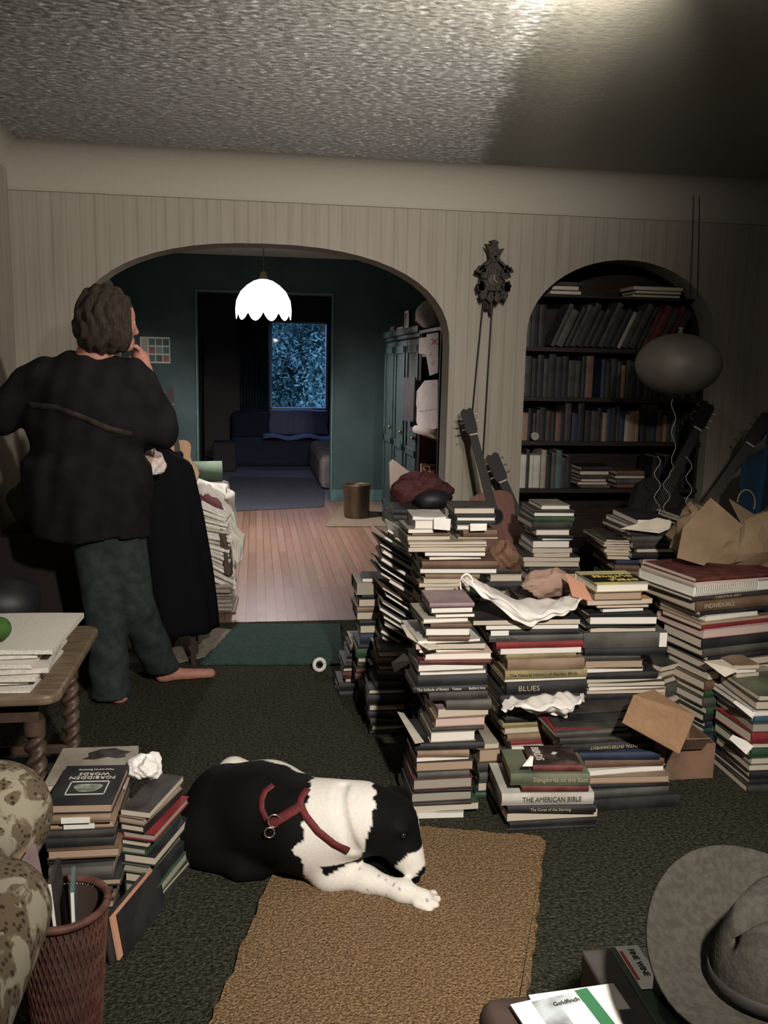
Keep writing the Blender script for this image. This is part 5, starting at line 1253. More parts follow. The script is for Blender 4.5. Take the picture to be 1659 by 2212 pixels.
child(surf(f_st, (-1.25, .9, .2), (-.45, 1.7, .5), .018, 'seat_cushion', mFL), ac)
child(MB().grid(lambda u, v: Vector((-.50+.09*math.sin(u*math.pi)+.0, .98+.58*u+.004*math.sin(u*40), .24-.235*v+.0)) + Vector((.008*math.sin(u*55), 0, 0)), 60, 8).obj('skirt', mFL, smooth=True, solid=.006), ac)
# ================================================================ WICKER WASTE BASKET
wb = empty('waste_basket', (-.392, 1.70, 0), 'reddish brown wicker waste basket holding magazines beside the armchair', 'basket')
mWK = mat('reddish_wicker', (.075, .03, .022), .6, (.12, .055, .04), 30)
wk = MB()
Hb = .33; nst = 44
for k in range(nst):
    for sgn in (-1, 1):
        pts = []
        for i in range(9):
            t = i/8; a = 2*math.pi*k/nst+sgn*t*.9; r0 = .066+.022*t
            pts.append((r0*math.cos(a), r0*math.sin(a), .01+(Hb-.02)*t))
        wk.tube(pts, .0022, 5, caps=False)
wk.obj('woven_wall', mWK, wb)
MB().lathe([(.0645, .0), (.064, .008), (.084, Hb-.01), (.0855, Hb-.01), (.0655, 0)], n=40).obj('inner_lining', mat('basket_lining', (.03, .018, .014), .8), wb, smooth=True)
MB().tube([(.089*math.cos(a), .089*math.sin(a), Hb) for a in np.linspace(0, 2*math.pi, 40)], .0085, 8).obj('rim', mWK, wb, smooth=True)
MB().lathe([(.001, .004), (.065, .004), (.067, .012), (.001, .012)], n=32).obj('bottom', mWK, wb)
for i, (dx, dy, cov, h) in enumerate([(-.045, .02, 'tan', .40), (-.02, -.02, 'mauve', .43), (.0, .01, 'dark', .38), (.02, -.01, 'teal', .37)]):
    b = MB().box(-.004, .004, -.045, .045, 0, h); o = b.obj('magazine', BC[cov][0]); MB().box(-.003, .003, -.0452, -.044, .003, h-.003).obj('page_edges', PG['white'], o)
    o.location = (-.392+dx*.7+.012, 1.70+dy, .02); o.rotation_euler = (0, R(-12+4*i), R(-15+8*i)); tag(o, f'{BC[cov][1]} magazine standing in the wicker basket, {ORD[i] if i else "first"} from the armchair', 'magazine', 'magazines in the basket')
# ================================================================ LEFT FLOOR STACK (FORBIDDEN WORDS)
x0, x1 = -.530, -.362
cols = ['tan', 'dark', 'black', 'brown', 'black', 'grey', 'black', 'dark', 'brown', 'black', 'dark', 'navy']
zt = .272; i = 0; lst = []
while zt > .004 and i < 16:
    th = rnd.uniform(.018, .032); zb_ = zt-th
    if zb_ < .014: zb_ = 0
    i += 1; lst.append((zb_, zt)); zt = zb_
for i, (zb_, zt_) in enumerate(lst):
    cov = cols[i % 12]
    o = book((x0+rnd.uniform(-.01, .01), 2.135+rnd.uniform(-.008, .012), zb_+GAP), x1-x0+rnd.uniform(-.012, .012), .25, zt_-zb_-2*GAP, R(rnd.uniform(-2, 2)), cov, 'f' if i % 3 else 'b', 'tan', False,
             f"{BC[cov][1]} book, {ORD[i+1]} from top, left floor stack under FORBIDDEN WORDS", 'books in the left floor stack')
    if i in (0, 6): MB().box(.055, .13, -.0075, -.004, .003, zt_-zb_-.004).obj('spine_label', mPAPER, o)
book((-.528, 2.132, .2725), .165, .15, .0222, R(-2), 'tan', 'f', 'tan', False, 'tan book with a white spine label directly under FORBIDDEN WORDS', None)
MB().box(.045, .115, -.007, -.0042, .003, .018).obj('spine_label', mPAPER, bpy.data.objects[-1] if False else COL.objects[-2])
fw = book((-.524, 2.136, .296), .165, .216, .026, R(-3), 'black', 'b', 'tan', False, 'black book titled FORBIDDEN WORDS with a white framed picture on the left floor stack', None)
top = fw['th']+.0012
mFR = mat('frame_white', (.6, .58, .52), .6)
MB().box(.035, .135, .048, .052, fw['th'], top).box(.035, .135, .118, .122, fw['th'], top).box(.035, .038, .048, .122, fw['th'], top).box(.132, .135, .048, .122, fw['th'], top).obj('picture_frame_line', mFR, fw)
MB().prism([(.085+.034*math.cos(a)*(1+.2*math.sin(3*a)), .085+.026*math.sin(a)*(1+.2*math.cos(2*a))) for a in np.linspace(0, 2*math.pi, 22)[:-1]], fw['th'], top-.0003).obj('cover_motif', mat('moth_print', (.42, .46, .36), .7, (.14, .16, .12), 50), fw)
for tx, yv, s_ in (('FORBIDDEN', .142, .021), ('WORDS', .163, .021), ('Taboo and the Censoring', .188, .0085)):
    lettering(tx, s_, mINKW, fw, Matrix.Translation((.085, yv, top)) @ Matrix.Rotation(R(180), 4, 'Z'), 'title_lettering', 'CENTER', sx=1.05)
tb_ = book((-.565, 2.300, .2725), .215, .23, .0222, R(-1), 'cream', 'b', 'cream', False, 'large pale book with a dark animal picture on its cover, behind FORBIDDEN WORDS', None)
MB().prism([(.07, .15), (.085, .165), (.08, .19), (.11, .212), (.15, .218), (.175, .200), (.2, .19), (.185, .172), (.19, .155), (.165, .148), (.14, .16), (.105, .145)], tb_['th'], tb_['th']+.0006).obj('cover_picture', mat('dark_animal_print', (.02, .018, .015), .6, (.06, .05, .045), 40), tb_)
# support under the back part of the pale book
zt = .271; i = 0
while zt > .004:
    th = rnd.uniform(.02, .035); zb_ = zt-th
    if zb_ < .014: zb_ = 0
    cov = rnd.choice(['dark', 'black', 'green', 'brown', 'grey'])
    i += 1
    book((-.575, 2.40, zb_+GAP), .20, .14, zt-zb_-2*GAP, R(rnd.uniform(-2, 2)), cov, 'f', 'tan', False, f"{BC[cov][1]} book, {ORD[i]} from top, rear part of the left floor stack", 'books at the back of the left floor stack')
    zt = zb_
# right-hand neighbour stack with page edges facing right
zt = .275; i = 0
cols2 = ['dark', 'tan', 'black', 'red', 'black', 'green', 'black', 'sage', 'black', 'green', 'dark']
while zt > .004 and i < 12:
    th = rnd.uniform(.016, .030); zb_ = zt-th
    if zb_ < .014 or i == 11: zb_ = 0
    cov = cols2[i % 11]; i += 1
    off = rnd.uniform(-.012, .012)+.012*(i/8)
    book((-.352+off*.4, 2.185, zb_+GAP), .072+off, .21, zt-zb_-2*GAP, R(-21+rnd.uniform(-2, 2)), cov, 'l' if i % 3 else 'r', 'cream' if i % 2 else 'grey', False, f"{BC[cov][1]} book, {ORD[i-1]} from top, narrow stack right of FORBIDDEN WORDS", 'books in the narrow left stack')
    zt = zb_
crump('tissue', (G(316, 1655, .30).x, G(316, 1655, .30).y, .300), (.045, .055, .03), mat('white_tissue', (.82, .8, .76), .9), 'crumpled white tissue on top of the narrow left stack', 'tissue', 41)
# large thin boards leaning at that stack: orange file etc
for i, (xo, cov, lab) in enumerate([(0, 'dark', 'dark flat folder leaning against the narrow left stack'), (.012, 'peach', 'orange brown folder leaning in front of the narrow left stack'), (.024, 'black', 'black flat folder leaning outermost at the narrow left stack')]):
    o = MB().box(-.003, .003, 0, .21, 0, .11).obj('folder', BC[cov][0]); o.location = (-.345+xo*1.3, 1.95+.012*i, .004); o.rotation_euler = (0, R(-9), R(-20)); tag(o, lab, 'folder')
# ================================================================ HAT and lower right things
st_ = empty('stool', (.80, 1.08, 0), 'low dark stool carrying the grey felt hat', 'stool')
MB().box(-.16, .16, -.15, .15, .50, .53).obj('seat', mPOST, st_, bevel=.01)
for sx in (-.14, .14):
    for sy in (-.13, .13): MB().box(sx-.014, sx+.014, sy-.014, sy+.014, 0, .5).obj('leg', mPOST, st_)
hat = empty('felt_hat', (.80, 1.06, .532), 'large grey felt brimmed hat at the lower right corner', 'hat')
mFE = mat('grey_felt', (.032, .029, .024), 1.0, (.045, .041, .034), 90, bump=.2, bscale=200, spec=.1)
def brim(u, v):
    a = 2*math.pi*u; r0x, r0y = .150, .098; r1x, r1y = .235, .215
    rx = r0x+(r1x-r0x)*v; ry = r0y+(r1y-r0y)*v
    up = .085*max(0, math.sin(a-.15))**2*v**2.5 + .05*max(0, -math.sin(a))**2*v**2 + .006*v + .008
    return Vector((rx*math.cos(a), ry*math.sin(a), up+.004))
MB().grid(brim, 72, 14).obj('brim', mFE, hat, smooth=True, solid=.0035)
def crown(u, v):
    a = 2*math.pi*u
    if v < .7:
        t = v/.7; s_ = 1-.14*t**2; z = .012+.115*t
    else:
        t = (v-.7)/.3; s_ = .86*max(0, 1-t)**.8; z = .127+.006*t
    x = .153*s_*math.cos(a); y = .10*s_*math.sin(a)
    k = max(0, (v-.25)/.75)
    z -= .075*k*math.exp(-(y/.03)**2)          # centre crease
    pinch = k*math.exp(-((x+.09)/.06)**2)*.034
    y -= math.copysign(min(abs(y), pinch), y) if abs(y) > .008 else 0
    return Vector((x, y, z+ .014*k*abs(x)/.1))
cw = MB().grid(crown, 72, 26).obj('crown', mFE, hat, smooth=True, solid=.003)
MB().grid(lambda u, v: Vector((.1555*math.cos(2*math.pi*u), .1025*math.sin(2*math.pi*u), .016+.024*v)), 60, 2).obj('hat_band', mat('dark_hat_band', (.02, .018, .016), .7), hat, smooth=True, solid=.002)
hat.rotation_euler = (0, 0, R(8))
# binders with white label
for i, (px, py, h, lab, cov) in enumerate([(1243, 2046, .0, 'dark grey binder, leftmost of the slanting binders near the hat', 'grey'), (1300, 2040, .0, 'dark green binder with a white handwritten label beside the hat brim', 'green')]):
    P0 = G(px+12, py+4, .40)
    o = MB().box(-.0, .055, -.26, 0, -.25, 0).obj('binder', BC[cov][0] if cov != 'grey' else BC['dark'][0], bevel=.006); o.location = P0; o.rotation_euler = (R(-4), 0, R(-2)); tag(o, lab, 'binder')
    if i == 1:
        lb = MB().box(.012, .055, -.125, -.004, .0005, .0015).obj('label', mat('label_white', (.85, .84, .82), .7), o)
        MB().box(.014, .020, -.10, -.02, .0015, .002).obj('red_print', mat('label_red', (.5, .05, .06), .6), lb)
        lettering('FINE WINE', .016, mINKD, lb, Matrix.Translation((.036, -.015, .002)) @ Matrix.Rotation(R(-90), 4, 'Z'), 'handwriting')
ot = empty('storage_case', (.46, 1.12, 0), 'dark brown rounded case at the bottom edge carrying the brochures', 'case')
f_c = lambda P: (lambda q: np.linalg.norm(np.maximum(q, 0), axis=1)+np.minimum(q.max(1), 0)-.03)(np.abs(P-np.array([.510, 1.075, .205]))-np.array([.125, .155, .17]))
child(surf(f_c, (.32, .86, -.01), (.70, 1.30, .43), .012, 'case_body', mat('brown_leather', (.045, .03, .024), .5, (.07, .045, .035), 14)), ot)
child(MB().tube([(.352, .95, .385), (.350, 1.2, .385)], .006, 8).obj('handle_strap', MATS['brown_leather'], smooth=True), ot)
zc = .4065
br1 = tag(MB().box(0, .14, -.2, 0, 0, .004).obj('brochure', mPAPER), 'white brochure with a landscape picture and green strip on the brown case', 'brochure'); br1.location = (G(1102, 2174, .413)).to_tuple()[:2]+(zc+.006,); br1.rotation_euler = (0, 0, R(10))
MB().box(.035, .105, -.19, -.005, .004, .0046).obj('printed_photo', mat('landscape_print', (.10, .08, .08), .5, (.45, .5, .52), 14, lo=.42, hi=.6), br1)
MB().box(.075, .115, -.19, -.03, .0046, .0049).obj('printed_sky', mat('sky_print', (.55, .65, .68), .5), br1)
MB().box(.115, .138, -.19, -.002, .004, .0046).obj('green_strip', mat('green_strip_print', (.04, .16, .07), .5), br1)
lettering('Goldfinch', .012, mINKD, br1, Matrix.Translation((.065, -.022, .0055)), 'printed_title')
br2 = tag(MB().box(0, .15, -.16, 0, 0, .005).obj('magazine', mPAPER), 'white edged magazine lying beneath the landscape brochure', 'magazine'); br2.location = (.437, 1.235, zc); br2.rotation_euler = (0, 0, R(4))
# ================================================================ DOG
def A3(v): return np.array([v[0], v[1], v[2]], float)
g = lambda x, y, z: A3(G(x, y, z))
rump, mid, sho = g(492, 1742, .135), g(575, 1752, .15), g(655, 1782, .15)
nk1, nk2, sk = g(728, 1772, .175), g(788, 1768, .185), g(845, 1778, .165)
mz1, mz2 = g(874, 1838, .10), g(896, 1872, .065)
hn = g(455, 1795, .085)
fs = [sd_cap(rump, .122, mid, .132), sd_cap(mid, .132, sho, .122), sd_cap(sho, .115, nk1, .098), sd_cap(nk1, .098, nk2, .088), sd_cap(nk2, .085, sk, .070),
      sd_cap(sk, .066, mz1, .041), sd_cap(mz1, .039, mz2, .028),
      sd_ell(hn, (.115, .10, .09), (0, 0, -20)), sd_ell(g(610, 1800, .09), (.16, .10, .085), (0, 0, -20)),
      sd_cap(g(440, 1845, .035), .035, g(520, 1875, .028), .028), sd_cap(g(520, 1875, .028), .026, g(560, 1880, .022), .024),
      sd_cap(g(690, 1815, .12), .075, g(712, 1888, .04), .045)]
body = smin(fs, .045)
leg = smin([sd_cap(g(706, 1882, .045), .043, g(790, 1900, .036), .034), sd_cap(g(790, 1900, .036), .034, g(862, 1924, .028), .025), sd_ell(g(868, 1924, .03), (.032, .028, .026)),
            sd_cap(g(880, 1930, .026), .025, g(915, 1943, .022), .027)], .02)
toes = smin([sd_cap(g(908, 1936, .022), .013, g(937, 1931, .014), .0115), sd_cap(g(908, 1941, .022), .013, g(944, 1943, .014), .012), sd_cap(g(905, 1948, .022), .013, g(940, 1955, .014), .012), sd_cap(g(900, 1952, .02), .012, g(928, 1964, .013), .011)], .006)
leg2 = smin([sd_cap(g(760, 1830, .06), .05, g(830, 1858, .035), .034), sd_cap(g(830, 1858, .035), .03, g(890, 1893, .024), .024)], .02)
ear1 = smin([sd_cap(g(822, 1716, .245), .016, g(806, 1740, .235), .022), sd_cap(g(806, 1740, .235), .022, g(812, 1790, .19), .010)], .01)
ear2 = smin([sd_cap(g(846, 1708, .235), .016, g(868, 1712, .215), .017), sd_cap(g(872, 1716, .20), .018, g(884, 1735, .16), .011)], .01)
nose = sd_ell(g(905, 1878, .062), (.017, .018, .013))
tail = sd_cap(g(606, 1692, .10), .022, g(627, 1664, .10), .006)
far = sd_cap(g(505, 1672, .13), .055, g(632, 1712, .075), .035)
brow = sd_ell(g(866, 1790, .185), (.026, .024, .02))
d0 = smin2(smin2(body, leg, .03), leg2, .02)
dogf = smin2(smin2(smin2(smin2(d0, toes, .004), ear1, .008), ear2, .008), smin([nose], .01), .005)
dogf = smin2(smin2(smin2(dogf, tail, .01), far, .02), brow, .015)
crease = [A3(hit(dogf, x, y)) for x, y in ((742, 1694), (734, 1720), (735, 1748), (742, 1780), (753, 1812), (766, 1838))]
cf = smin([sd_cap(crease[i], .009, crease[i+1], .009) for i in range(len(crease)-1)], .004)
dog_f0 = dogf
def dogF(P):
    d = dog_f0(P); c = cf(P)
    d = np.maximum(d, -c*.9) if False else d + .012*np.exp(-np.maximum(c, 0)**2/.00005)*(c < .03)
    return np.maximum(d, .0025-P[:, 2])
allp = np.array([rump, mz2, g(940, 1950, .0), g(430, 1850, 0)])
dog = surf(dogF, (-.33, 1.82, -.01), (.60, 2.70, .33), .0062, 'dog', None)
axis_h = (sk-nk2)/np.linalg.norm(sk-nk2)
def coat_c(P):
    c = np.full((len(P), 3), .0045)
    W_ = np.array([.82, .78, .71])
    # pixel-free: planes and ellipsoids in the room
    ax = (nk1-sho)/np.linalg.norm(nk1-sho)
    s_ = (P-sho)@ax; L = np.linalg.norm(nk1-sho)
    up = (P[:, 2]-.17)*.25
    nz = .008*np.sin(P[:, 0]*90)+.006*np.sin(P[:, 1]*130+P[:, 2]*70)
    white = (s_ - (P[:, 2]-.10)*.30 + nz > .004)
    # head is black beyond a plane
    hs = (P-nk2)@axis_h
    head = hs + nz*.6 > -.004
    head &= (np.linalg.norm(P-leg_mid, axis=1) > .0) & (P[:, 2] > .052)
    white &= ~head
    # muzzle white
    mzd = (P-mz1)@((mz2-mz1)/np.linalg.norm(mz2-mz1))
    muz = head & (mzd > .016+nz*.4)
    white |= muz
    # blaze on the far side of the face
    side = np.cross(mz1-sk, [0, 0, 1]); side /= np.linalg.norm(side)
    dd = (P-sk)@(-side)
    blaze = head & (np.abs(dd-.048) < .012) & ((P-sk)@((mz1-sk)/np.linalg.norm(mz1-sk)) > -.01)
    white |= blaze
    low = (P[:, 2] < .085) & (s_ > -.03) & (P[:, 1] < 2.24)
    white |= low & (leg(P) < .012)
    white |= (toes(P) < .01)
    white &= ~((leg2(P) < .006) & (leg(P) > .012) & (hs > -.03))
    white |= ((far(P) < .006) | (tail(P) < .008))
    # white sliver along the far edge of the back
    bx = mid-rump; bx /= np.linalg.norm(bx); fd = np.array([-bx[1], bx[0], 0]); fd /= np.linalg.norm(fd)
    t = (P-rump)@bx; q = (P-rump)@fd
    white |= (q*.8+(P[:, 2]-.15)*.45 > .083 + nz*.4 + .02*np.exp(-((t-.05)/.02)**2)) & (t > -.005) & (t < .24)
    throat = (P[:, 2] < .095) & (s_ > .06) & (leg(P) > .014) & (toes(P) > .01) & ~muz
    white &= ~throat
    c[white] = W_
    c[nose(P) < .004] = .006
    cr_ = cf(P); k = np.exp(-np.maximum(cr_, 0)**2/.00003)[:, None]
    # sparse dark ticking on the forearm
    tick = (leg(P) < .01) & (np.sin(P[:, 0]*210+P[:, 2]*90)*np.sin(P[:, 1]*190+1)*np.sin(P[:, 2]*170+P[:, 0]*40) > .80)
    c[tick & white] *= .35
    return c
leg_mid = g(790, 1900, .036)
vcol(dog, coat_c)
def furmat():
    m = mat('short_dog_fur', (.5, .5, .5), .75, bump=.35, bscale=260, spec=.12, bdist=.002); N = m.node_tree.nodes; L = m.node_tree.links
    a = N.new('ShaderNodeVertexColor'); a.layer_name = 'coat'
    nz = N.new('ShaderNodeTexNoise'); nz.inputs['Scale'].default_value = 120; nz.inputs['Detail'].default_value = 3
    mx = N.new('ShaderNodeMix'); mx.data_type = 'RGBA'; mx.blend_type = 'MULTIPLY'; mx.inputs[0].default_value = .35
    tc = N.new('ShaderNodeTexCoord'); L.new(tc.outputs['Object'], nz.inputs['Vector']); L.new(a.outputs[0], mx.inputs[6]); L.new(nz.outputs['Color'], mx.inputs[7]); L.new(mx.outputs[2], N['Principled BSDF'].inputs['Base Color']); return m
dog.data.materials.append(furmat())
tag(dog, 'black and white short haired dog lying on the tan rug with one foreleg stretched out', 'dog')
recenter(dog, (rump[0]+.25, rump[1]-.08, 0))
mNY = mat('dark_red_webbing', (.13, .02, .022), .7, (.09, .015, .018), 60)
def strap(f, px, wd, name, m, parent, off=.003, th=.003, sub=5):
    pts = []
    for (a, b_) in zip(px[:-1], px[1:]):
        for k in range(sub):
            t = k/sub; pts.append((a[0]*(1-t)+b_[0]*t, a[1]*(1-t)+b_[1]*t))
    pts.append(px[-1]); H = [hit(f, *p) for p in pts]; H = [h for h in H if h is not None]
    vs = []; n = len(H); q = MB()
    for i in range(n):
        t = H[min(i+1, n-1)]-H[max(i-1, 0)]; t = t/(np.linalg.norm(t)+1e-9)
        nn = nrm(f, H[i], .012); s_ = np.cross(t, nn); s_ /= np.linalg.norm(s_)+1e-9
        for e in (-1, 0, 1):
            p = H[i]+s_*e*wd/2
            d = f(p[None])[0]; p = p-nn*(d-off)
            vs.append(p)
    b = MB().add(vs, [(3*i+j, 3*i+j+1, 3*i+j+4, 3*i+j+3) for i in range(n-1) for j in (0, 1)])
    return child(b.obj(name, m, solid=th, smooth=True), parent)
har = tag(strap(dogF, [(665, 1705), (652, 1722), (648, 1738), (661, 1763), (687, 1795), (721, 1822), (752, 1838)], .019, 'harness_strap', mNY, dog), '', ''); del har['label']; del har['category']
strap(dogF, [(591, 1697), (573, 1710), (566, 1728), (566, 1748), (576, 1770), (590, 1795)], .017, 'harness_strap', mNY, dog)
strap(dogF, [(650, 1743), (625, 1758), (600, 1773), (580, 1782)], .026, 'harness_strap', mNY, dog, off=.005)
hb = A3(hit(dogF, 597, 1774)); hn_ = nrm(dogF, hb, .01)
rg = MB().tube([hb+hn_*.012+np.array([.016*math.cos(a), 0, .018*math.sin(a)]) for a in np.linspace(0, 2*math.pi, 16)], .0022, 6)
child(rg.obj('harness_buckle', mat('nickel', (.5, .46, .4), .3, metal=.9), smooth=True), dog)
hb2 = A3(hit(dogF, 588, 1797)); n2 = nrm(dogF, hb2, .01)
child(MB().tube([hb2+n2*.012+np.array([.013*math.cos(a), -.003*math.sin(a), .016*math.sin(a)]) for a in np.linspace(0, 2*math.pi, 16)], .0025, 6).obj('harness_ring', MATS['nickel'], smooth=True), dog)
ey = A3(hit(dogF, 872, 1806)); ne = nrm(dogF, ey)
e_ = MB().lathe([(.008*math.cos(a), .008*math.sin(a)) for a in np.linspace(-math.pi/2+.01, math.pi/2-.01, 8)], c=tuple(ey-ne*.003), n=12)
child(e_.obj('eye', mat('dog_eye', (.01, .008, .006), .15, spec=.8), smooth=True), dog)
# ================================================================ PERSON
PY = 3.60
w3 = lambda x, y, dy=0.0: A3(W(x, y, PY+dy))
hd = w3(235, 694); nkp = w3(213, 752)
k_ = .02
# body parts (skin)
def hand_sdf(wr, dirv, nrmv, sc=1.0, curl=.6, thumb_side=1):
    d = np.array(dirv, float); d /= np.linalg.norm(d); n_ = np.array(nrmv, float); n_ -= d*(n_@d); n_ /= np.linalg.norm(n_); s_ = np.cross(d, n_)
    wr = np.array(wr, float); pc = wr+d*.045*sc
    parts = [sd_cap(wr, .026*sc, pc, .034*sc), sd_ell(pc+d*.008, (.034*sc, .034*sc, .024*sc))]
    for i, (o, l) in enumerate(((-.030, .062), (-.010, .075), (.011, .072), (.030, .056))):
        b0 = pc+d*.028*sc+s_*o*sc; a1 = curl*.6; a2 = curl*1.3
        j1 = b0+(d*math.cos(a1)+n_*math.sin(a1))*l*.5*sc; j2 = j1+(d*math.cos(a2)+n_*math.sin(a2))*l*.5*sc
        parts += [sd_cap(b0, .0098*sc, j1, .009*sc), sd_cap(j1, .009*sc, j2, .0075*sc)]
    tb = wr+d*.02*sc-s_*.026*sc*thumb_side; t1 = tb+(d*.7-s_*thumb_side*.6+n_*.35)*.034*sc; t2 = t1+(d*.85-s_*.1*thumb_side+n_*.5)*.028*sc
    parts += [sd_cap(tb, .013*sc, t1, .011*sc), sd_cap(t1, .011*sc, t2, .008*sc)]
    return smin(parts, .006)
shL, shR = w3(82, 822), w3(300, 822)
elL, elR = w3(-42, 915, -.02), w3(350, 930, .03)
hipL, hipR = w3(205, 1165), w3(256, 1165)
knL, knR = w3(225, 1340, .03), w3(292, 1310, .05)
fL = A3(G(246, 1512)); fR = A3(G(362, 1470))
anL = fL+np.array([0, 0, .085]); anR = fR+np.array([0, 0, .085])
wrL = w3(-48, 1035, .05); wrR = w3(314, 796, .12); hR = w3(290, 735, .12)-w3(314, 796, .12)
bod = [sd_ell(hd+np.array([.012, .01, .0]), (.080, .095, .118), (0, 0, -40)), sd_cap(hd+np.array([-.01, 0, -.05]), .055, nkp, .058), sd_cap(nkp, .06, w3(195, 800), .09),
       sd_cap(w3(95, 815), .06, w3(290, 815), .06), sd_ell(w3(195, 950), (.19, .12, .26)), sd_ell(w3(215, 1110), (.15, .11, .15)),
       sd_cap(shL, .055, elL, .042), sd_cap(elL, .04, wrL, .027), sd_cap(shR, .055, elR, .042), sd_cap(elR, .04, wrR, .027),
       sd_cap(hipL, .082, knL, .055), sd_cap(knL, .057, anL, .035), sd_cap(hipR, .078, knR, .055), sd_cap(knR, .057, anR, .035),
       sd_cap(anL, .036, fL+np.array([.03, -.03, .03]), .032), sd_cap(fL+np.array([.02, -.02, .03]), .031, fL+np.array([-.04, .14, .022]), .026),
       sd_cap(anR, .036, fR+np.array([-.02, -.01, .03]), .032), sd_cap(fR+np.array([0, 0, .028]), .030, fR+np.array([.19, .02, .02]), .022)]
fdir = np.array([.80, .58, 0]); fdir /= np.linalg.norm(fdir)
facep = hd+np.array([0, 0, -.012])
face = [sd_cap(facep+fdir*.095+np.array([0, 0, .01]), .012, facep+fdir*.112+np.array([0, 0, -.025]), .014), sd_ell(facep+fdir*.066+np.array([0, 0, -.075]), (.036, .036, .03)), sd_ell(facep+fdir*.092+np.array([0, 0, -.058]), (.016, .022, .010))]
sidev = np.array([fdir[1], -fdir[0], 0])
ears = [sd_ell(facep+sidev*e*.082+np.array([0, 0, -.01]), (.014, .014, .03)) for e in (-1, 1)]
hands = smin2(hand_sdf(wrR, hR, (-.5, -.2, .3), .95, .9, 1), hand_sdf(wrL, (.1, .1, -.9), (.3, -.6, -.3), .95, .5, -1), .004)
bodyf0 = smin(bod, .035); bodyf1 = smin([bodyf0]+face+ears, .008)
eyes_cut = [sd_ell(facep+fdir*.094+sidev*e*.032+np.array([0, 0, .012]), (.014, .014, .009)) for e in (-1, 1)]
def personF(P):
    d = bodyf1(P)
    for e in eyes_cut: d = d+.006*np.exp(-np.maximum(e(P), 0)/.006)
    d = np.minimum(d, hands(P)); return np.maximum(d, .004-P[:, 2])
person = surf(personF, (-1.19, 3.38, -.01), (-.05, 3.90, 1.75), .0085, 'person', mat('skin', (.42, .20, .15), .6, (.36, .16, .12), 30, bump=.1, bscale=80))
tag(person, 'barefoot person in a loose black top and blue jeans seen from behind, hand at chin', 'person')
recenter(person, (-.5, 3.6, 0))
# closed mouth and eyes
for e in (-1, 1):
    ec = facep+fdir*.083+sidev*e*.032+np.array([0, 0, .012])
    child(MB().lathe([(.011*math.cos(a), .011*math.sin(a)) for a in np.linspace(-math.pi/2+.01, math.pi/2-.01, 8)], c=tuple(ec), n=12).obj('eye', mat('eye_white', (.5, .48, .45), .3), smooth=True), person)
# hair
hr = smin([sd_ell(hd+np.array([-.012, -.012, .012]), (.112, .112, .128), (0, 0, -30)), sd_ell(hd+np.array([-.035, -.05, -.04]), (.085, .065, .09)), sd_ell(hd+np.array([.045, -.04, -.055]), (.06, .05, .06))], .03)
def hairF(P):
    d = hr(P)
    q = P-hd
    d = d+.004*np.sin(q[:, 0]*150+np.sin(q[:, 2]*40)*2)+.0035*np.sin(q[:, 1]*170+q[:, 2]*30)
    fc = (q@fdir)
    cut = np.maximum(fc-.050, q[:, 2]*-1+(-.045) if False else fc-.050)
    m_ = np.where(q[:, 2] < .055, fc-.045, fc-.12)
    return np.maximum(d, m_)
hair = surf(hairF, hd-.19, hd+.19, .006, 'hair', mat('greying_brown_hair', (.018, .012, .008), .8, (.042, .03, .021), 40, stretch=(3, 3, .6), bump=.6, bscale=120, bdist=.01))
child(hair, person)
# shirt
sh = smin([sd_ell(w3(188, 900), (.235, .165, .25)), sd_ell(w3(190, 1040), (.235, .165, .26)), sd_cap(w3(110, 812), .075, w3(275, 812), .078),
           sd_cap(w3(90, 820), .08, w3(-10, 895, -.02), .075), sd_cap(w3(-10, 895, -.02), .072, w3(15, 905, 0), .06), sd_cap(w3(298, 825), .078, elR, .062), sd_cap(elR, .062, elR*.55+wrR*.45, .052)], .035)
def cylS(P):
    e = (np.sqrt(((P[:, 0]-w3(198, 1100)[0])/.228)**2+((P[:, 1]-PY)/.165)**2)-1)*.165
    return np.maximum(e, P[:, 2]-1.0)
sh_all = smin([sh, cylS], .07)
def shirtF(P):
    d = sh_all(P)
    fold = .006*np.sin(P[:, 0]*38+P[:, 2]*6)*np.clip((1.15-P[:, 2])*3, 0, 1)+.004*np.sin(P[:, 0]*70-P[:, 2]*14)+.005*np.sin(P[:, 2]*34+P[:, 0]*19)*np.clip((P[:, 2]-.9)*3, 0, 1)
    d = d+fold
    hem = w3(200, 1155)[2]+.008*np.sin(P[:, 0]*20)
    d = np.maximum(d, hem-P[:, 2])
    # flared skirt of the loose top
    nk = np.linalg.norm((P-(nkp+np.array([-.005, 0, .035])))/np.array([1.05, 1.0, .72]), axis=1)-.098
    return np.maximum(d, -nk)
sk2 = smin([sd_cap(w3(195, 1000), .20, w3(198, 1160), .225)], .01)
shirt_f = lambda P: shirtF(P)
shl = shirtF
shirt = surf(shl, (-1.18, 3.38, .66), (-.20, 3.92, 1.52), .010, 'shirt', mat('black_cotton', (.009, .008, .009), .95, (.014, .012, .013), 12, spec=.08))
child(shirt, person)
strap(shl, [(60, 874), (120, 880), (180, 902), (235, 926), (285, 938)], .022, 'shirt_stripe', mat('dull_tan_stripe', (.035, .024, .016), .9, (.012, .01, .009), 30), person, off=.002, th=.001)
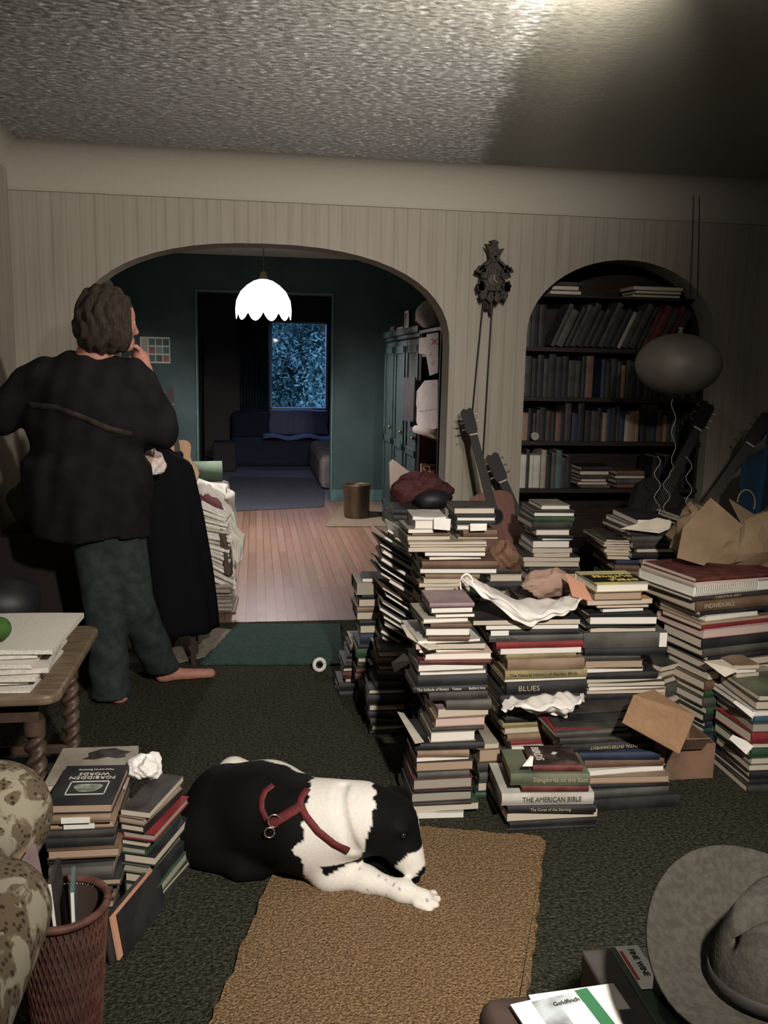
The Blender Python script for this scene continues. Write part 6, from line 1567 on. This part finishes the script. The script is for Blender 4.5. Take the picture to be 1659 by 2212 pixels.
# jeans
jf = smin([sd_ell(w3(232, 1140), (.155, .13, .12)), sd_cap(w3(215, 1180), .102, w3(228, 1340, .03), .078), sd_cap(w3(228, 1340, .03), .078, fL+np.array([-.01, 0, .03]), .082),
           sd_cap(w3(266, 1180), .094, knR, .078), sd_cap(knR, .078, fR+np.array([-.02, 0, .05]), .074)], .02)
hemL, hemR = fL+np.array([0, 0, .022]), fR+np.array([0, 0, .055])
def jeansF(P):
    d = jf(P)+.004*np.sin(P[:, 2]*45+P[:, 0]*30)*np.clip(1-P[:, 2]*1.6, 0, 1)
    right = np.linalg.norm(P[:, :2]-fR[:2], axis=1) < np.linalg.norm(P[:, :2]-fL[:2], axis=1)
    d = np.maximum(d, np.where(right, .055-P[:, 2], .018-P[:, 2]))
    return d
jeans = surf(jeansF, (-.95, 3.38, 0), (-.15, 3.90, .98), .009, 'jeans', mat('worn_denim', (.018, .027, .026), .9, (.032, .043, .042), 25, bump=.2, bscale=200))
child(jeans, person)
# ================================================================ LOOSE PAPERS in the stacks
def loose(pts, lab, m=None, name='paper_sheet', cat='paper', th=.0012):
    P = [W(x, y, Y) for x, y, Y in pts]; n = len(P); c = P[0]
    nn = (P[1]-P[0]).cross(P[2]-P[0]).normalized()*th
    vs = [p-c for p in P]+[p-c+nn for p in P]
    o = MB().add(vs, [tuple(range(n)), tuple(reversed(range(n, 2*n)))]+[(i, i+n, (i+1) % n+n, (i+1) % n) for i in range(n)]).obj(name, m or mPAPER)
    o.location = c; return tag(o, lab, cat)
mP2 = mat('ivory_paper', (.66, .60, .50), .85, (.56, .50, .41), 14)
loose([(937, 1119, 2.985), (974, 1121, 2.985), (972, 1146, 2.98), (937, 1143, 2.98)], 'white card hanging over the white box on the wide middle stack')
loose([(1016, 1131, 2.99), (1052, 1131, 2.99), (1051, 1146, 2.985), (1016, 1147, 2.985)], 'white card hanging from the short pile beside the red guitar')
loose([(866, 1349, 2.72), (893, 1350, 2.74), (952, 1400, 2.50), (926, 1404, 2.50), (880, 1375, 2.60)], 'open white magazine page fanning left of the front column', mP2)
loose([(858, 1537, 2.78), (872, 1540, 2.78), (916, 1602, 2.50), (897, 1606, 2.50)], 'white paper wedge on the left side of the front column', mP2)
loose([(845, 1432, 2.95), (872, 1411, 3.0), (897, 1425, 2.9), (852, 1452, 2.92)], 'grey folded paper in the gap left of the front column', mat('grey_paper', (.22, .21, .19), .9))
loose([(783, 1408, 3.55), (792, 1404, 3.58), (806, 1434, 3.45), (802, 1438, 3.45)], 'thin pale paper strip among the dark left stack')
loose([(1340, 1142, 3.5), (1420, 1118, 3.53), (1452, 1126, 3.52), (1448, 1142, 3.5), (1424, 1152, 3.5)], 'creased pale paper sticking out of the back right stack', mP2)
loose([(1222, 1238, 2.86), (1262, 1262, 2.80), (1282, 1300, 2.72), (1236, 1288, 2.78)], 'peach envelope corner beside the yellow opera book', BC['peach'][0], 'envelope', 'envelope')
loose([(1583, 1587, 2.66), (1612, 1600, 2.62), (1628, 1612, 2.595), (1612, 1630, 2.595), (1575, 1596, 2.66)], 'white paper label on the left side of the lower right edge stack')
loose([(1583, 1517, 2.66), (1590, 1513, 2.67), (1632, 1540, 2.60), (1626, 1552, 2.60)], 'pale printed label strip high on the lower right edge stack')
loose([(1128, 1655, 2.42), (1146, 1632, 2.45), (1152, 1634, 2.44), (1150, 1655, 2.42)], 'small white slip under the BIRDS field guide')
loose([(1520, 1428, 2.82), (1560, 1424, 2.84), (1597, 1448, 2.74), (1566, 1462, 2.74)], 'ivory booklet at the short pile right of the twisted stack', mP2)
# ================================================================ tall cabinet and hats left inside the arch
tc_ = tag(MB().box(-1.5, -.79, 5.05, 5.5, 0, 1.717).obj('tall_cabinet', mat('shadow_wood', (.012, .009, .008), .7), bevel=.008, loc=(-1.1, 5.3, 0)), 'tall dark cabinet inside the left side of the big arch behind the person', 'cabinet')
blobby('hat', (W(196, 615, 5.2).x, 5.2, 1.80), (.10, .10, .10), MATS['black_wool'], 'dark round hat shape at the top left inside the big arch', 'hat', 51)
blobby('cloth_bundle', (W(238, 610, 5.15).x-.05, 5.2, 1.79), (.05, .08, .09), mat('dim_grey_cloth', (.09, .08, .075), .9), 'small grey cloth bundle above the person head in the arch', 'bundle', 52)
# hair tie to floor bits
for px, py, lab in ((690, 1443, 'small white ring on the carpet left of the low leftmost stack'),):
    p = G(px, py, .02); o = MB().tube([(.026*math.cos(a), 0, .026*math.sin(a)+.0) for a in np.linspace(0, 2*math.pi, 20)], .009, 8).obj('white_ring', mPAPER, smooth=True); o.location = (p.x, p.y, .036); o.rotation_euler = (R(-12), 0, R(15)); tag(o, lab, 'ring')
clean()
# ---- only the 300 books that show largest stay separate things; the rest become one object
def gather_rest():
    sc = S; bpy.context.view_layer.update(); dg = bpy.context.evaluated_depsgraph_get()
    from mathutils.bvhtree import BVHTree
    cnt = {}; VV = []; FF = []; own = []; nv = 0
    for o in bpy.data.objects:
        if o.type != 'MESH' or o.name.startswith('tree') or not len(o.data.polygons): continue
        me = o.data; n = len(me.vertices); co = np.empty(n*3); me.vertices.foreach_get('co', co)
        M_ = np.array(o.matrix_world); co = co.reshape(-1, 3)@M_[:3, :3].T+M_[:3, 3]; VV.append(co)
        r_ = o
        while r_.parent: r_ = r_.parent
        for p in me.polygons: FF.append([i+nv for i in p.vertices]); own.append(r_.name)
        nv += n
    bv = BVHTree.FromPolygons(np.concatenate(VV).tolist(), FF)
    for iy in range(0, 2212, 6):
        for ix in range(0, 1659, 6):
            h = bv.ray_cast(CC, ray(ix+3, iy+3).normalized())
            if h[2] is not None: cnt[own[h[2]]] = cnt.get(own[h[2]], 0)+1
    bk = [o for o in bpy.data.objects if o.parent is None and o.get('category') == 'book']
    bk.sort(key=lambda o: -cnt.get(o.name, 0))
    open('/tmp/vis.txt', 'w').write(str(sorted([(cnt.get(o.name, 0), o.name, o.get('label')) for o in bpy.data.objects if o.parent is None and 'label' in o], reverse=True))) if DEBUG else None
    print('VIS books', len(bk), 'visible', sum(1 for o in bk if cnt.get(o.name, 0)), 'cut count', cnt.get(bk[min(299, len(bk)-1)].name, 0))
    print('HIDDEN', [o.name+' '+o['label'][:40] for o in bpy.data.objects if o.parent is None and 'label' in o and o.get('category') != 'book' and not cnt.get(o.name, 0)][:60])
    alc = [o for o in bk if o.location.y > 4.74 and o.location.x > 1.4 and o.location.y < 5.2]
    for o in [o for o in alc if cnt.get(o.name, 0) == 0]:
        bk.remove(o); alc.remove(o)
        for q in list(o.children): bpy.data.objects.remove(q)
        bpy.data.objects.remove(o)
    bk = alc + [o for o in bk if o not in alc]
    rest = bk[298:]; v = []; f = []; mi = []; mats = []
    for o in rest:
        for q in [o]+list(o.children):
            mw_ = q.matrix_world; n = len(v); v += [mw_ @ p.co for p in q.data.vertices]
            mt = q.data.materials[0]
            if mt not in mats: mats.append(mt)
            for p in q.data.polygons: f.append([i+n for i in p.vertices]); mi.append(mats.index(mt))
    for o in rest:
        for q in list(o.children): bpy.data.objects.remove(q)
        bpy.data.objects.remove(o)
    me = bpy.data.meshes.new('books'); me.from_pydata([tuple(x) for x in v], [], f)
    for m_ in mats: me.materials.append(m_)
    me.polygons.foreach_set('material_index', mi); me.update()
    o = bpy.data.objects.new('books', me); COL.objects.link(o)
    tag(o, 'remaining dark books barely showing between, behind and under the other books', 'books', kind='stuff')
gather_rest()
